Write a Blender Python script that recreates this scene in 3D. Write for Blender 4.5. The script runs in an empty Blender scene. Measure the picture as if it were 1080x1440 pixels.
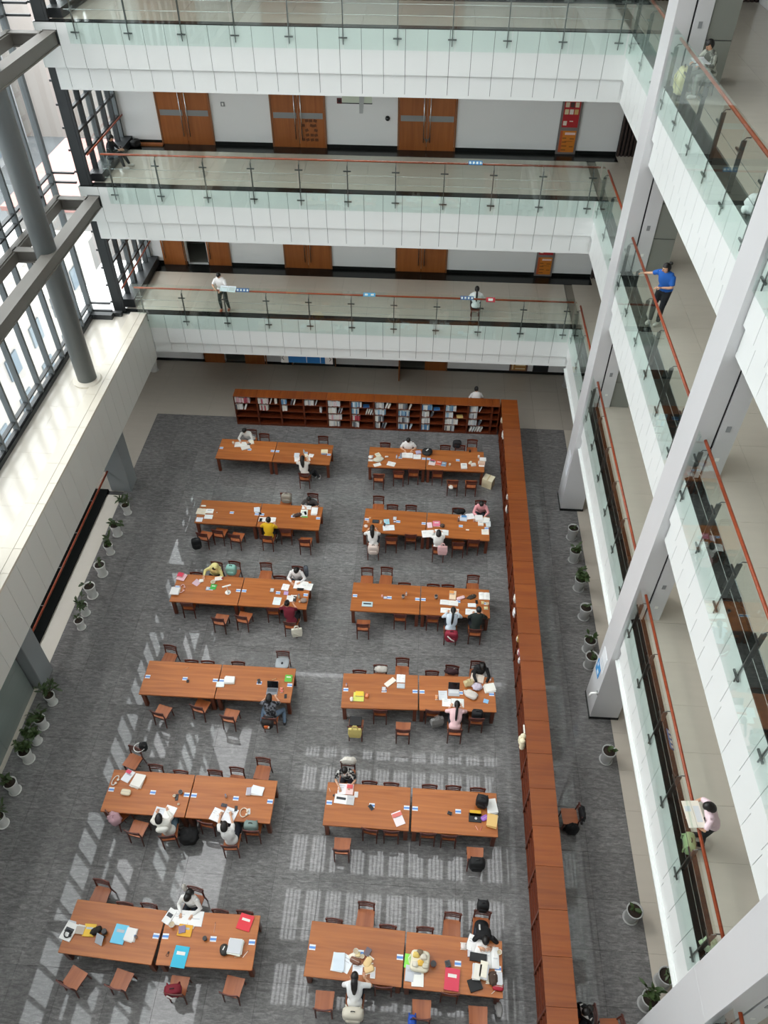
import bpy, bmesh, math, random
from mathutils import Vector, Matrix, Euler
random.seed(7)
scene = bpy.context.scene
COL = scene.collection

# ---------------------------------------------------------------- camera, sky, exposure
cam_d = bpy.data.cameras.new('camera')
cam = bpy.data.objects.new('camera', cam_d)
COL.objects.link(cam)
scene.camera = cam
YAW, PITCH, ROLL = (-0.058714, 0.788917, 0.003845)
cam_d.sensor_fit = 'VERTICAL'
cam_d.sensor_height = 36.0
cam_d.lens = 36.0 * 1086.852 / 1440.0
cam_d.clip_end = 900
fw = Vector((math.sin(YAW) * math.cos(PITCH), math.cos(YAW) * math.cos(PITCH), -math.sin(PITCH)))
rt = Vector((math.cos(YAW), -math.sin(YAW), 0))
up = rt.cross(fw)
rt2 = rt * math.cos(ROLL) + up * math.sin(ROLL)
up2 = -rt * math.sin(ROLL) + up * math.cos(ROLL)
cam.matrix_world = Matrix(((rt2.x, up2.x, -fw.x, 0), (rt2.y, up2.y, -fw.y, 0), (rt2.z, up2.z, -fw.z, 21.2), (0, 0, 0, 1)))

w = bpy.data.worlds.new('overcast_sky')
scene.world = w
w.use_nodes = True
bgn = w.node_tree.nodes['Background']
bgn.inputs[0].default_value = (0.97, 0.985, 1.0, 1)
bgn.inputs[1].default_value = 4.6
sun_d = bpy.data.lights.new('hazy_sun', 'SUN')
sun_d.energy = 0.7
sun_d.angle = math.radians(14)
sun_d.color = (1.0, 0.95, 0.88)
sun = bpy.data.objects.new('hazy_sun', sun_d)
COL.objects.link(sun)
sun.rotation_euler = Vector((0.62, -0.30, -0.72)).to_track_quat('-Z', 'Y').to_euler()
scene.view_settings.view_transform = 'Standard'
scene.view_settings.look = 'None'
scene.view_settings.exposure = 0.14
scene.view_settings.gamma = 1.0
scene.view_settings.use_curve_mapping = False
try:
    scene.cycles.max_bounces = 10
    scene.cycles.diffuse_bounces = 5
    scene.cycles.glossy_bounces = 4
    scene.cycles.transparent_max_bounces = 24
    scene.cycles.caustics_reflective = False
    scene.cycles.caustics_refractive = False
    scene.cycles.sample_clamp_indirect = 6
except Exception:
    pass
def portal(name, loc, rot, sx, sy):        # a portal only guides the sky's own light through an opening
    d = bpy.data.lights.new(name, 'AREA')
    d.shape = 'RECTANGLE'; d.size = sx; d.size_y = sy; d.energy = 0.0
    d.cycles.is_portal = True
    o = bpy.data.objects.new(name, d); COL.objects.link(o)
    o.location = loc; o.rotation_euler = rot
portal('portal_window', (-13.5, 12, 16), (0, -math.pi / 2, 0), 22, 32)
portal('portal_roof', (-2.5, 13, 27.6), (0, 0, 0), 20, 30)

# ---------------------------------------------------------------- materials
MATS = {}
def lin(h):
    c = [int(h[i:i + 2], 16) / 255 for i in (0, 2, 4)]
    return tuple(((v / 12.92) if v <= 0.04045 else ((v + 0.055) / 1.055) ** 2.4) for v in c) + (1,)
def base_mat(name):
    m = bpy.data.materials.new(name); m.use_nodes = True
    return m, m.node_tree, m.node_tree.nodes['Principled BSDF']
def mat(hexc, rough=0.6, metal=0.0, spec=0.5, var=0.0, scale=6.0, name=None, bump=0.0, stretch=(1, 1, 1)):
    key = (hexc, rough, metal, spec, var, scale, bump, stretch)
    if key in MATS: return MATS[key]
    m, nt, p = base_mat(name or ('surface_' + hexc))
    p.inputs['Roughness'].default_value = rough
    p.inputs['Metallic'].default_value = metal
    p.inputs['Specular IOR Level'].default_value = spec
    c = lin(hexc)
    if var > 0 or bump > 0:
        g = nt.nodes.new('ShaderNodeNewGeometry')
        mp = nt.nodes.new('ShaderNodeMapping'); mp.inputs['Scale'].default_value = stretch
        n = nt.nodes.new('ShaderNodeTexNoise'); n.inputs['Scale'].default_value = scale
        n.inputs['Detail'].default_value = 4
        nt.links.new(g.outputs['Position'], mp.inputs[0]); nt.links.new(mp.outputs[0], n.inputs['Vector'])
        mx = nt.nodes.new('ShaderNodeMix'); mx.data_type = 'RGBA'
        mx.inputs[6].default_value = tuple(v * (1 - var) for v in c[:3]) + (1,)
        mx.inputs[7].default_value = tuple(min(1, v * (1 + var)) for v in c[:3]) + (1,)
        nt.links.new(n.outputs['Fac'], mx.inputs[0]); nt.links.new(mx.outputs[2], p.inputs['Base Color'])
        if bump:
            b = nt.nodes.new('ShaderNodeBump'); b.inputs['Strength'].default_value = bump; b.inputs['Distance'].default_value = 0.02
            nt.links.new(n.outputs['Fac'], b.inputs['Height']); nt.links.new(b.outputs[0], p.inputs['Normal'])
    else:
        p.inputs['Base Color'].default_value = c
    MATS[key] = m
    return m
def wood(name, a, b, rough=0.35, axis='X', sc=1.6, coord='obj', rand=0.12):
    m, nt, p = base_mat(name)
    tc = nt.nodes.new('ShaderNodeTexCoord')
    mp = nt.nodes.new('ShaderNodeMapping')
    mp.inputs['Scale'].default_value = {'X': (0.35, 6, 6), 'Y': (6, 0.35, 6), 'Z': (6, 6, 0.35)}[axis]
    n = nt.nodes.new('ShaderNodeTexNoise'); n.inputs['Scale'].default_value = sc; n.inputs['Detail'].default_value = 5
    n.inputs['Distortion'].default_value = 0.6
    oi = nt.nodes.new('ShaderNodeObjectInfo')
    add = nt.nodes.new('ShaderNodeVectorMath'); add.operation = 'ADD'
    mul = nt.nodes.new('ShaderNodeVectorMath'); mul.operation = 'SCALE'; mul.inputs['Scale'].default_value = 0.37
    nt.links.new(oi.outputs['Location'], mul.inputs[0])
    nt.links.new(tc.outputs['Object'], add.inputs[0]); nt.links.new(mul.outputs[0], add.inputs[1])
    nt.links.new(add.outputs[0], mp.inputs[0]); nt.links.new(mp.outputs[0], n.inputs['Vector'])
    r = nt.nodes.new('ShaderNodeValToRGB')
    r.color_ramp.elements[0].position = 0.3; r.color_ramp.elements[0].color = lin(a)
    r.color_ramp.elements[1].position = 0.72; r.color_ramp.elements[1].color = lin(b)
    nt.links.new(n.outputs['Fac'], r.inputs[0])
    hs = nt.nodes.new('ShaderNodeHueSaturation')
    ma = nt.nodes.new('ShaderNodeMapRange'); ma.inputs['To Min'].default_value = 1 - rand; ma.inputs['To Max'].default_value = 1 + rand
    nt.links.new(oi.outputs['Random'], ma.inputs[0]); nt.links.new(ma.outputs[0], hs.inputs['Value'])
    nt.links.new(r.outputs[0], hs.inputs['Color']); nt.links.new(hs.outputs[0], p.inputs['Base Color'])
    p.inputs['Roughness'].default_value = rough
    return m
def glass(name, tint, f0=0.05, grow=0.5):
    m = bpy.data.materials.new(name); m.use_nodes = True
    nt = m.node_tree
    for n in list(nt.nodes): nt.nodes.remove(n)
    out = nt.nodes.new('ShaderNodeOutputMaterial')
    tr = nt.nodes.new('ShaderNodeBsdfTransparent'); tr.inputs[0].default_value = tint
    gl = nt.nodes.new('ShaderNodeBsdfGlossy'); gl.inputs['Roughness'].default_value = 0.0
    gl.inputs[0].default_value = (0.95, 1, 0.98, 1)
    lw = nt.nodes.new('ShaderNodeLayerWeight'); lw.inputs[0].default_value = 0.5
    pw = nt.nodes.new('ShaderNodeMath'); pw.operation = 'POWER'; pw.inputs[1].default_value = 4.0
    mu = nt.nodes.new('ShaderNodeMath'); mu.operation = 'MULTIPLY_ADD'; mu.inputs[1].default_value = grow; mu.inputs[2].default_value = f0
    mx = nt.nodes.new('ShaderNodeMixShader')
    nt.links.new(lw.outputs['Facing'], pw.inputs[0]); nt.links.new(pw.outputs[0], mu.inputs[0])
    nt.links.new(mu.outputs[0], mx.inputs[0]); nt.links.new(tr.outputs[0], mx.inputs[1]); nt.links.new(gl.outputs[0], mx.inputs[2])
    nt.links.new(mx.outputs[0], out.inputs[0])
    return m
def granite():
    m, nt, p = base_mat('dark_polished_granite')
    g = nt.nodes.new('ShaderNodeNewGeometry')
    oi = nt.nodes.new('ShaderNodeObjectInfo')
    mp = nt.nodes.new('ShaderNodeMapping'); mp.inputs['Scale'].default_value = (2.6, 9.0, 1)
    n1 = nt.nodes.new('ShaderNodeTexNoise'); n1.inputs['Scale'].default_value = 1.7; n1.inputs['Detail'].default_value = 8; n1.inputs['Roughness'].default_value = 0.68; n1.inputs['Distortion'].default_value = 0.8
    nt.links.new(g.outputs['Position'], mp.inputs[0]); nt.links.new(mp.outputs[0], n1.inputs['Vector'])
    n2 = nt.nodes.new('ShaderNodeTexNoise'); n2.inputs['Scale'].default_value = 26; n2.inputs['Detail'].default_value = 3
    nt.links.new(g.outputs['Position'], n2.inputs['Vector'])
    r = nt.nodes.new('ShaderNodeValToRGB')
    r.color_ramp.elements[0].position = 0.34; r.color_ramp.elements[0].color = lin('626160')
    r.color_ramp.elements[1].position = 0.72; r.color_ramp.elements[1].color = lin('959392')
    e = r.color_ramp.elements.new(0.5); e.color = lin('757473')
    mixf = nt.nodes.new('ShaderNodeMath'); mixf.operation = 'MULTIPLY_ADD'; mixf.inputs[1].default_value = 0.22
    nt.links.new(n2.outputs['Fac'], mixf.inputs[0])
    sub = nt.nodes.new('ShaderNodeMath'); sub.operation = 'SUBTRACT'; sub.inputs[1].default_value = 0.11
    nt.links.new(n1.outputs['Fac'], sub.inputs[0]); nt.links.new(sub.outputs[0], mixf.inputs[2])
    nt.links.new(mixf.outputs[0], r.inputs[0])
    hs = nt.nodes.new('ShaderNodeHueSaturation')
    ma = nt.nodes.new('ShaderNodeMapRange'); ma.inputs['To Min'].default_value = 0.9; ma.inputs['To Max'].default_value = 1.1
    nt.links.new(oi.outputs['Random'], ma.inputs[0]); nt.links.new(ma.outputs[0], hs.inputs['Value'])
    nt.links.new(r.outputs[0], hs.inputs['Color']); nt.links.new(hs.outputs[0], p.inputs['Base Color'])
    p.inputs['Roughness'].default_value = 0.02
    b = nt.nodes.new('ShaderNodeBump'); b.inputs['Strength'].default_value = 0.02; b.inputs['Distance'].default_value = 0.002
    nt.links.new(n1.outputs['Fac'], b.inputs['Height']); nt.links.new(b.outputs[0], p.inputs['Normal'])
    return m

M = dict(
    granite=granite(),
    beige=mat('b9b2a6', 0.14, var=0.05, scale=1.2, name='beige_polished_tile', stretch=(1, 4, 1)),
    ledge=mat('cfc9be', 0.16, var=0.04, scale=1.5, name='cream_ledge_tile'),
    cap=mat('cfc8ba', 0.3, var=0.05, scale=2, name='cream_stone_cap'),
    black=mat('1b1d1c', 0.2, spec=0.3, var=0.25, scale=3, name='black_stone'),
    beige_lit=mat('cdc5b8', 0.14, var=0.05, scale=1.2, name='beige_tile_lit', stretch=(1, 4, 1)), kerb=mat('0f1110', 0.65, spec=0.1),  # lighter copy of the beige tile: brighter light is put into its colour
    grout=mat('4b4a48', 0.8), grout_beige=mat('8d877d', 0.8), joint=mat('3f4240', 0.8),
    panel=mat('e4e7e5', 0.35, var=0.012, scale=1.3, name='white_cladding'),
    lpanel=mat('d5d5cf', 0.4, var=0.015, scale=1.3, name='off_white_cladding'),
    wall=mat('e8e9e9', 0.7, var=0.02, scale=0.8, name='white_painted_wall'),
    ceil=mat('e6e6e2', 0.8), pillar=mat('d0d0d1', 0.32, var=0.03, scale=0.9, name='pale_grey_pillar_cladding'),
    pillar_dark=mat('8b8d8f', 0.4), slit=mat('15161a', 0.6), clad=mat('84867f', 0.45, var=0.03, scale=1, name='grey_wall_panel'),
    steel=mat('55585a', 0.38, 0.6, name='dark_steel'), mull=mat('5c6163', 0.45, 0.25, name='grey_mullion'), dark=mat('2b2e30', 0.45, name='charcoal_frame'),
    beam=mat('6d6a64', 0.55, var=0.05, scale=2, name='taupe_painted_beam'), column=mat('6b7071', 0.42, var=0.04, scale=1, name='grey_painted_column'),
    metal=mat('6d6f6f', 0.3, 0.85, name='brushed_post'), chrome=mat('c9cbcb', 0.25, 0.9, name='bright_steel'),
    rail=wood('red_wood_rail', '8a3a1c', 'a84a26', 0.3, 'X', rand=0.03),
    table=wood('reading_table_wood', '9c5625', 'ba7036', 0.30, 'X', rand=0.10),
    tleg=wood('table_leg_wood', '5e2c1b', '71371f', 0.4, 'Z'),
    seat=wood('chair_seat_wood', '97522d', 'b2683c', 0.34, 'Y', rand=0.12),
    frame=wood('chair_frame_wood', '4d1f15', '63291a', 0.4, 'Z'),
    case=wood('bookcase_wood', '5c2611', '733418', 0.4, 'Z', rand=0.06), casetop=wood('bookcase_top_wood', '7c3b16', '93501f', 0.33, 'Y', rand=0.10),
    door=wood('door_veneer', '8f4f20', 'a3602b', 0.4, 'Z', rand=0.05), doorframe=mat('8a5a38', 0.5),
    screen=mat('3a2c28', 0.6, name='dark_slat_screen'), glassy=mat('8a9490', 0.08, 0.0, 0.8, var=0.1, scale=0.7, name='grey_green_stone_wall', stretch=(1, 0.3, 6)),
    rail_glass=glass('green_tinted_glass', (0.945, 0.985, 0.97, 1), 0.045, 0.45), win_glass=glass('clear_window_glass', (0.96, 0.98, 0.98, 1), 0.03, 0.5),
    white=mat('f1f0ec', 0.7), paper=mat('f3f2ee', 0.8), blue=mat('3f74b8', 0.6), pot=mat('dcdcd8', 0.3, name='white_glazed_pot'), gpot=mat('b7b8b6', 0.35, name='grey_glazed_pot'), soil=mat('2c221b', 0.95),
    leaf=mat('33461f', 0.5, var=0.35, scale=9, name='green_leaf'), stem=mat('4a3a24', 0.8),
    skin=mat('d9a98a', 0.55, name='skin'), hair=mat('120e0c', 0.45, name='black_hair'), eye=mat('241a16', 0.3), lip=mat('a8584c', 0.5),
    shoe=mat('d8d6d2', 0.6), red=mat('b5242c', 0.5), orange=mat('d98e2c', 0.5), screen_off=mat('16181c', 0.15),
)

# ---------------------------------------------------------------- mesh helpers
class MB:
    def __init__(s): s.v = []; s.f = []
    def add(s, vs, fs):
        o = len(s.v); s.v += [tuple(p) for p in vs]; s.f += [tuple(i + o for i in f) for f in fs]; return s
    def box(s, x0, x1, y0, y1, z0, z1):
        vs = [(x, y, z) for z in (z0, z1) for y in (y0, y1) for x in (x0, x1)]
        return s.add(vs, [(0, 2, 3, 1), (4, 5, 7, 6), (0, 1, 5, 4), (2, 6, 7, 3), (0, 4, 6, 2), (1, 3, 7, 5)])
    def obox(s, c, size, rot=(0, 0, 0)):
        R = Euler(rot).to_matrix(); c = Vector(c)
        vs = [c + R @ Vector((x * size[0] / 2, y * size[1] / 2, z * size[2] / 2)) for z in (-1, 1) for y in (-1, 1) for x in (-1, 1)]
        return s.add(vs, [(0, 2, 3, 1), (4, 5, 7, 6), (0, 1, 5, 4), (2, 6, 7, 3), (0, 4, 6, 2), (1, 3, 7, 5)])
    def tube(s, pts, rs, n=6, cap=True):
        pts = [Vector(p) for p in pts]
        if not isinstance(rs, (list, tuple)): rs = [rs] * len(pts)
        rings = []; a = None
        for i, p in enumerate(pts):
            d = (pts[min(i + 1, len(pts) - 1)] - pts[max(i - 1, 0)])
            d = d.normalized() if d.length > 1e-9 else Vector((0, 0, 1))
            if a is None: a = d.orthogonal().normalized()
            else:
                a = a - d * a.dot(d); a = a.normalized() if a.length > 1e-6 else d.orthogonal().normalized()
            b = d.cross(a)
            rings.append([p + (a * math.cos(t) + b * math.sin(t)) * rs[i] for t in [2 * math.pi * k / n for k in range(n)]])
        vs = [q for r in rings for q in r]; fs = []
        for i in range(len(rings) - 1):
            for k in range(n):
                fs.append((i * n + k, i * n + (k + 1) % n, (i + 1) * n + (k + 1) % n, (i + 1) * n + k))
        if cap:
            fs.append(tuple(reversed(range(n)))); fs.append(tuple(range((len(rings) - 1) * n, len(rings) * n)))
        return s.add(vs, fs)
    def lathe(s, prof, n=16, c=(0, 0, 0)):
        vs = []; fs = []
        for r, z in prof:
            for k in range(n):
                t = 2 * math.pi * k / n; vs.append((c[0] + r * math.cos(t), c[1] + r * math.sin(t), c[2] + z))
        for i in range(len(prof) - 1):
            for k in range(n): fs.append((i * n + k, i * n + (k + 1) % n, (i + 1) * n + (k + 1) % n, (i + 1) * n + k))
        fs.append(tuple(reversed(range(n)))); fs.append(tuple(range((len(prof) - 1) * n, len(prof) * n)))
        return s.add(vs, fs)
    def sup(s, c, size, e=0.5, nu=14, nv=8, noise=0.0, rot=(0, 0, 0), keep=None):    # superellipsoid: a soft-cornered lump
        R = Euler(rot).to_matrix(); c = Vector(c)
        sg = lambda x, p: math.copysign(abs(x) ** p, x)
        vs = []; fs = []
        for j in range(nv + 1):
            ph = -math.pi / 2 + math.pi * j / nv
            for i in range(nu):
                th = 2 * math.pi * i / nu
                k = 1 + random.uniform(-noise, noise)
                vs.append(c + R @ Vector((size[0] / 2 * sg(math.cos(ph), e) * sg(math.cos(th), e) * k, size[1] / 2 * sg(math.cos(ph), e) * sg(math.sin(th), e) * k, size[2] / 2 * sg(math.sin(ph), e) * k)))
        for j in range(nv):
            for i in range(nu):
                f = (j * nu + i, j * nu + (i + 1) % nu, (j + 1) * nu + (i + 1) % nu, (j + 1) * nu + i)
                if keep is None or keep(sum((vs[q] for q in f), Vector()) / 4 - c): fs.append(f)
        return s.add(vs, fs)
    def mesh(s, name, m, smooth=False, bevel=0.0):
        me = bpy.data.meshes.new(name); me.from_pydata(s.v, [], s.f)
        if bevel > 0 or smooth:
            bm = bmesh.new(); bm.from_mesh(me)
            if smooth: bmesh.ops.remove_doubles(bm, verts=bm.verts, dist=1e-5)
            if bevel > 0: bmesh.ops.bevel(bm, geom=bm.edges[:], offset=bevel, segments=1, affect='EDGES', clamp_overlap=True)
            bm.to_mesh(me); bm.free()
        me.materials.append(m)
        if smooth:
            me.polygons.foreach_set('use_smooth', [True] * len(me.polygons))
        me.update(); return me
def put(name, me, parent=None, loc=(0, 0, 0), rz=0.0, **props):
    o = bpy.data.objects.new(name, me); COL.objects.link(o)
    o.location = loc
    if isinstance(rz, (tuple, list)): o.rotation_euler = rz
    elif rz: o.rotation_euler = (0, 0, rz)
    if parent: o.parent = parent
    for k, v in props.items(): o[k] = v
    return o
def thing(name, label, cat, loc=(0, 0, 0), rz=0.0, group=None, me=None):
    o = put(name, me, None, loc, rz, label=label, category=cat)
    if group: o['group'] = group
    return o
def struct(name, me=None, parent=None, loc=(0, 0, 0)):
    o = put(name, me, parent, loc)
    if parent is None: o['kind'] = 'structure'
    return o
def B(*a): return MB().box(*a)
rad = math.radians

# ---------------------------------------------------------------- floors of the reading hall
fl = struct('floor', B(-14.2, 11.5, -3, 31.2, -0.3, -0.02).mesh('floor_bed', M['grout']))
NX, NY = 15, 20
tw, td = 17.82 / NX, 24.0 / NY
tile_me = B(-tw / 2 + .003, tw / 2 - .003, -td / 2 + .003, td / 2 - .003, -0.02, 0).mesh('granite_tile', M['granite'])
for i in range(NX):
    for j in range(NY):
        put('tile', tile_me, fl, (-11.6 + tw * (i + .5), 2.5 + td * (j + .5), 0))
bt = B(-.598, .598, -.681, .681, -0.02, 0).mesh('beige_tile', M['beige'])
for i in range(21):
    for j in range(3): put('tile', bt, fl, (-13.6 + 1.2 * i, 26.5 + 1.366 * (j + .5), 0))
bt2 = B(-.598, .598, -.598, .598, -0.02, 0).mesh('beige_tile_strip', M['beige_lit'])
for j in range(20):
    for i in range(4): put('tile', bt2, fl, (6.22 + .6 + 1.2 * i, 2.5 + 1.2 * (j + .5), 0))
bt3 = B(-.598, .598, -.623, .623, -0.02, 0).mesh('beige_tile_left', M['beige'])
for j in range(4):
    for i in range(2): put('tile', bt3, fl, (-11.6 - .6 - 1.2 * i, 21.5 + 1.25 * (j + .5), 0))
put('border_strip', B(-12.2, -11.604, 13.4, 21.28, -0.02, 0.002).mesh('border_strip', M['cap']), fl)
put('border_strip', B(-11.73, -11.604, 2.5, 12.5, -0.02, 0.002).mesh('border_strip_b', M['cap']), fl)

# ---------------------------------------------------------------- walls
YW = 30.6
def wall_pieces(u0, u1, z0, z1, holes):                       # rectangles round a row of openings (a0, a1, zb, zt)
    out = []; a = u0
    for h in sorted(holes):
        out.append((a, h[0], z0, z1)); out.append((h[0], h[1], h[3], z1))
        if h[2] > z0: out.append((h[0], h[1], z0, h[2]))
        a = h[1]
    out.append((a, u1, z0, z1)); return [o for o in out if o[1] - o[0] > 1e-3 and o[3] - o[2] > 1e-3]
holes = {0: [(-9.4, -8.45, 0, 2.3), (-6.15, -4.15, 0, 2.3), (-1.05, 1.1, 0, 2.3)], 5: [(-10.3, -9.42, 5, 7.4)], 10: [], 15: [], 20: []}
for k, (z, hs) in enumerate(sorted(holes.items())):
    mb = MB()
    for (a, b, c, d) in wall_pieces(-14 if z == 0 else -12.1, 11.5, z - (0.02 if z else 0), z + 5 - 0.02, hs): mb.box(a, b, YW, YW + .2, c, d)
    struct('wall_back_%d' % (k + 1), mb.mesh('wall_back', M['wall']))
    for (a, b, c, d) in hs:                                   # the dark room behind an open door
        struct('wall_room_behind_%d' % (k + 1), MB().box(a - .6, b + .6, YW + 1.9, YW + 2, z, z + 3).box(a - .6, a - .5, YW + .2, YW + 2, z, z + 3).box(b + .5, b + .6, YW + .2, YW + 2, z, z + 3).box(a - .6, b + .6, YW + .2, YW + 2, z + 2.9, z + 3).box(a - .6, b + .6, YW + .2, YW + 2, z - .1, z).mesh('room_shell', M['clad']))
    mb = MB(); a0 = -14 if z == 0 else -11.9
    for (a, b, c, d) in wall_pieces(a0, 6.9, z, z + .14, [(h[0], h[1], z, z + .14) for h in hs]): mb.box(a, b, YW - .02, YW, c, d)
    struct('baseboard_back_%d' % (k + 1), mb.mesh('baseboard', M['black']))
struct('wall_right', B(10.5, 10.7, -3, YW, 0, 27).mesh('wall_right', M['wall']))
struct('wall_front', MB().box(-13.3, 10.5, -3.2, -3, 0, 27).mesh('wall_front', M['wall']))
struct('wall_left', MB().box(-14.2, -14.0, 21.5, 30.8, -.3, 3.3).box(-14.2, -11.9, 26.52, 30.8, 3.2, 4.9).mesh('wall_left', M['wall']))  # second box is added to keep open sky out of the floor's reflection

# pillars of the shelf-side gallery
for k, y in enumerate((3.6, 12.55, 21.55)):
    mb = B(5.57, 6.42, y, y + .9, 0, 5.0).box(5.57, 5.99, y, y + .9, 5.0, 27).box(6.04, 6.42, y, y + .9, 5.0, 27)
    pl = struct('wall_pillar_%d' % (k + 1), mb.mesh('pillar', M['pillar'], bevel=.004))
    put('joint', B(5.99, 6.04, y + .05, y + .9, 5.0, 27).mesh('pillar_joint', M['slit']), pl)
    put('skirting', B(5.55, 6.44, y - .02, y + .92, 0, .1).mesh('pillar_skirting', M['black']), pl)
    for z in (5, 10, 15):
        put('switch_plate', B(6.16, 6.25, y - .015, y, z + 1.28, z + 1.42).mesh('switch_plate', M['pillar_dark']), pl)
        put('socket_plate', B(6.18, 6.26, y - .012, y, z + .5, z + .58).mesh('socket_plate', M['white']), pl)
# grey clad wall beside the third pillar, one panel per row
for z in (5, 10, 15):
    wp = struct('wall_clad_%d' % z, B(6.44, 7.06, 21.63, 22.4, z, z + 3.05).mesh('clad_backing', M['slit']))
    pm = B(6.44, 7.06, 21.6, 21.63, 0, .99).mesh('clad_panel', M['clad'])
    for r in range(3): put('panel', pm, wp, (0, 0, z + .02 + 1.01 * r))
# dark slatted screen at the end of the gallery
for z in (0, 5, 10, 15):
    sc = struct('wall_screen_%d' % z, B(6.9, 10.5, YW - .06, YW - .03, z, z + 3.2).mesh('screen_backing', M['slit']))
    mb = MB()
    for i in range(26): mb.box(6.92 + .138 * i, 6.99 + .138 * i, YW - .14, YW - .06, z, z + 3.2)
    put('slats', mb.mesh('screen_slats', M['screen']), sc, kind='stuff')

# ---------------------------------------------------------------- galleries: slab, fascia panels, floor tiles, railings
LV = (5.0, 10.0, 15.0)
UP = {5.0: (1.3, 1.78), 10.0: (1.27, 1.95), 15.0: (1.27, 1.92)}
PW = 0.68
XR, YB = 5.72, 26.5
def box_side(side, u0, u1, v0, v1, z0, z1):
    if side == 'back': return (u0, u1, YB - v1, YB - v0, z0, z1)
    return (XR - v1, XR - v0, u0, u1, z0, z1)
bays = [(1.6, 3.58), (4.52, 12.53), (13.47, 21.53), (22.47, 26.5)]
def fascia(n, side, u0, u1, z):
    a, b = UP[z]; ul = u0
    if side == 'back': u0 = -12.32; ul = -12.05
    root = struct('trim_%d' % n, MB().box(*box_side(side, u0, u1, -.35, -.02, z - a, z - .01)).box(*box_side(side, ul, u1, -.35, -.09, z - b, z - a)).mesh('fascia_backing', M['joint']))
    cnt = int(round((u1 - u0) / PW)); pw = (u1 - u0) / cnt
    m1 = MB().box(*box_side(side, .007, pw - .007, -.02, .015, z - a + .008, z - .012)).mesh('fascia_panel', M['panel'])
    m2 = MB().box(*box_side(side, .007, pw - .007, -.09, -.055, z - b, z - a - .004)).mesh('fascia_panel_low', M['panel'])
    if side == 'back': place = lambda u: (u, 0, 0)
    else: place = lambda u: (0, u, 0)
    for i in range(cnt):
        put('panel', m1, root, place(u0 + i * pw))
        if i or side == 'right': put('panel', m2, root, place(u0 + i * pw))
    if side == 'back':
        put('end_panel', B(ul, u0 + pw - .007, YB + .055, YB + .09, z - b, z - a - .004).mesh('fascia_end_panel', M['panel']), root)
        put('corner_panel', B(XR, XR + .1, YB + .055, YB + .09, z - b, z - a - .004).mesh('fascia_corner_panel', M['panel']), root)
        put('end_return', MB().box(u0 - .03, u0, YB - .015, YB + .35, z - a, z).mesh('fascia_end_return', M['panel']), root)
    put('coping', MB().box(*box_side(side, u0, u1, -.3, .02, z - .012, z + .012)).mesh('fascia_coping', M['black']), root)
    if side == 'right' and z == 5.0:
        put('light_trough', MB().box(*box_side(side, u0, u1, -.12, -.03, z - b - .10, z - b - .002)).box(*box_side(side, u0, u1, -.03, .035, z - b - .10, z - b - .06)).mesh('light_trough', M['panel']), root)
    return root
POST = {}
def railing(side, u0, u1, z, label, back_posts=None):
    root = thing('glass_balustrade', label, 'railing')
    L = u1 - u0; n = max(1, int(round(L / 1.75))); s = L / n
    key = side
    if key not in POST:
        bx = lambda *a: MB().box(*box_side(side, *a))
        sub = (YB if side == 'back' else XR)
        POST[key] = dict(
            post=MB().box(*box_side(side, -.014, .014, -.04, .055, .0, .95)).box(*box_side(side, -.012, .012, .035, .055, -.45, .0)).mesh('post', M['metal']),
            clamp=bx(-.13, .13, .05, .085, -.018, .018).mesh('clamp', M['metal']),
            arm=(MB().tube([((0, YB - .04, .93) if side == 'back' else (XR - .04, 0, .93)), ((0, YB + .02, 1.0) if side == 'back' else (XR + .02, 0, 1.0)), ((0, YB + .1, 1.0) if side == 'back' else (XR + .1, 0, 1.0)), ((0, YB + .1, 1.04) if side == 'back' else (XR + .1, 0, 1.04))], .012, 6)).mesh('rail_arm', M['metal']))
    P = POST[key]
    pl = (lambda u: (u, 0, z)) if side == 'back' else (lambda u: (0, u, z))
    inset = 0.22
    for i in range(n + 1):
        u = u0 + inset + (L - 2 * inset) * i / n
        p = put('post', P['post'], root, pl(u))
        for dz in (-.26, .78): put('clamp', P['clamp'], p, (0, 0, dz))
        put('arm', P['arm'], p)
    gw = s - .02
    gm = MB().box(*box_side(side, 0, gw, .095, .107, -.56, 1.33)).mesh('glass_pane', M['rail_glass'])
    for i in range(n): put('glass_pane', gm, root, pl(u0 + .01 + i * s))
    c = YB + .1 if side == 'back' else XR + .1
    q = (lambda u, dv, dz: (u, YB - dv, z + dz)) if side == 'back' else (lambda u, dv, dz: (XR - dv, u, z + dz))
    put('handrail', MB().tube([q(u0, -.1, 1.07), q(u1, -.1, 1.07)], .036, 10).mesh('handrail', M['rail'], smooth=True), root)
    for dz in (.33, .62): put('cable', MB().tube([q(u0, 0, dz), q(u1, 0, dz)], .006, 5).mesh('cable', M['chrome']), root)
    return root
LN = {5.0: 'lowest', 10.0: 'middle', 15.0: 'top'}
n = 0
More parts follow.
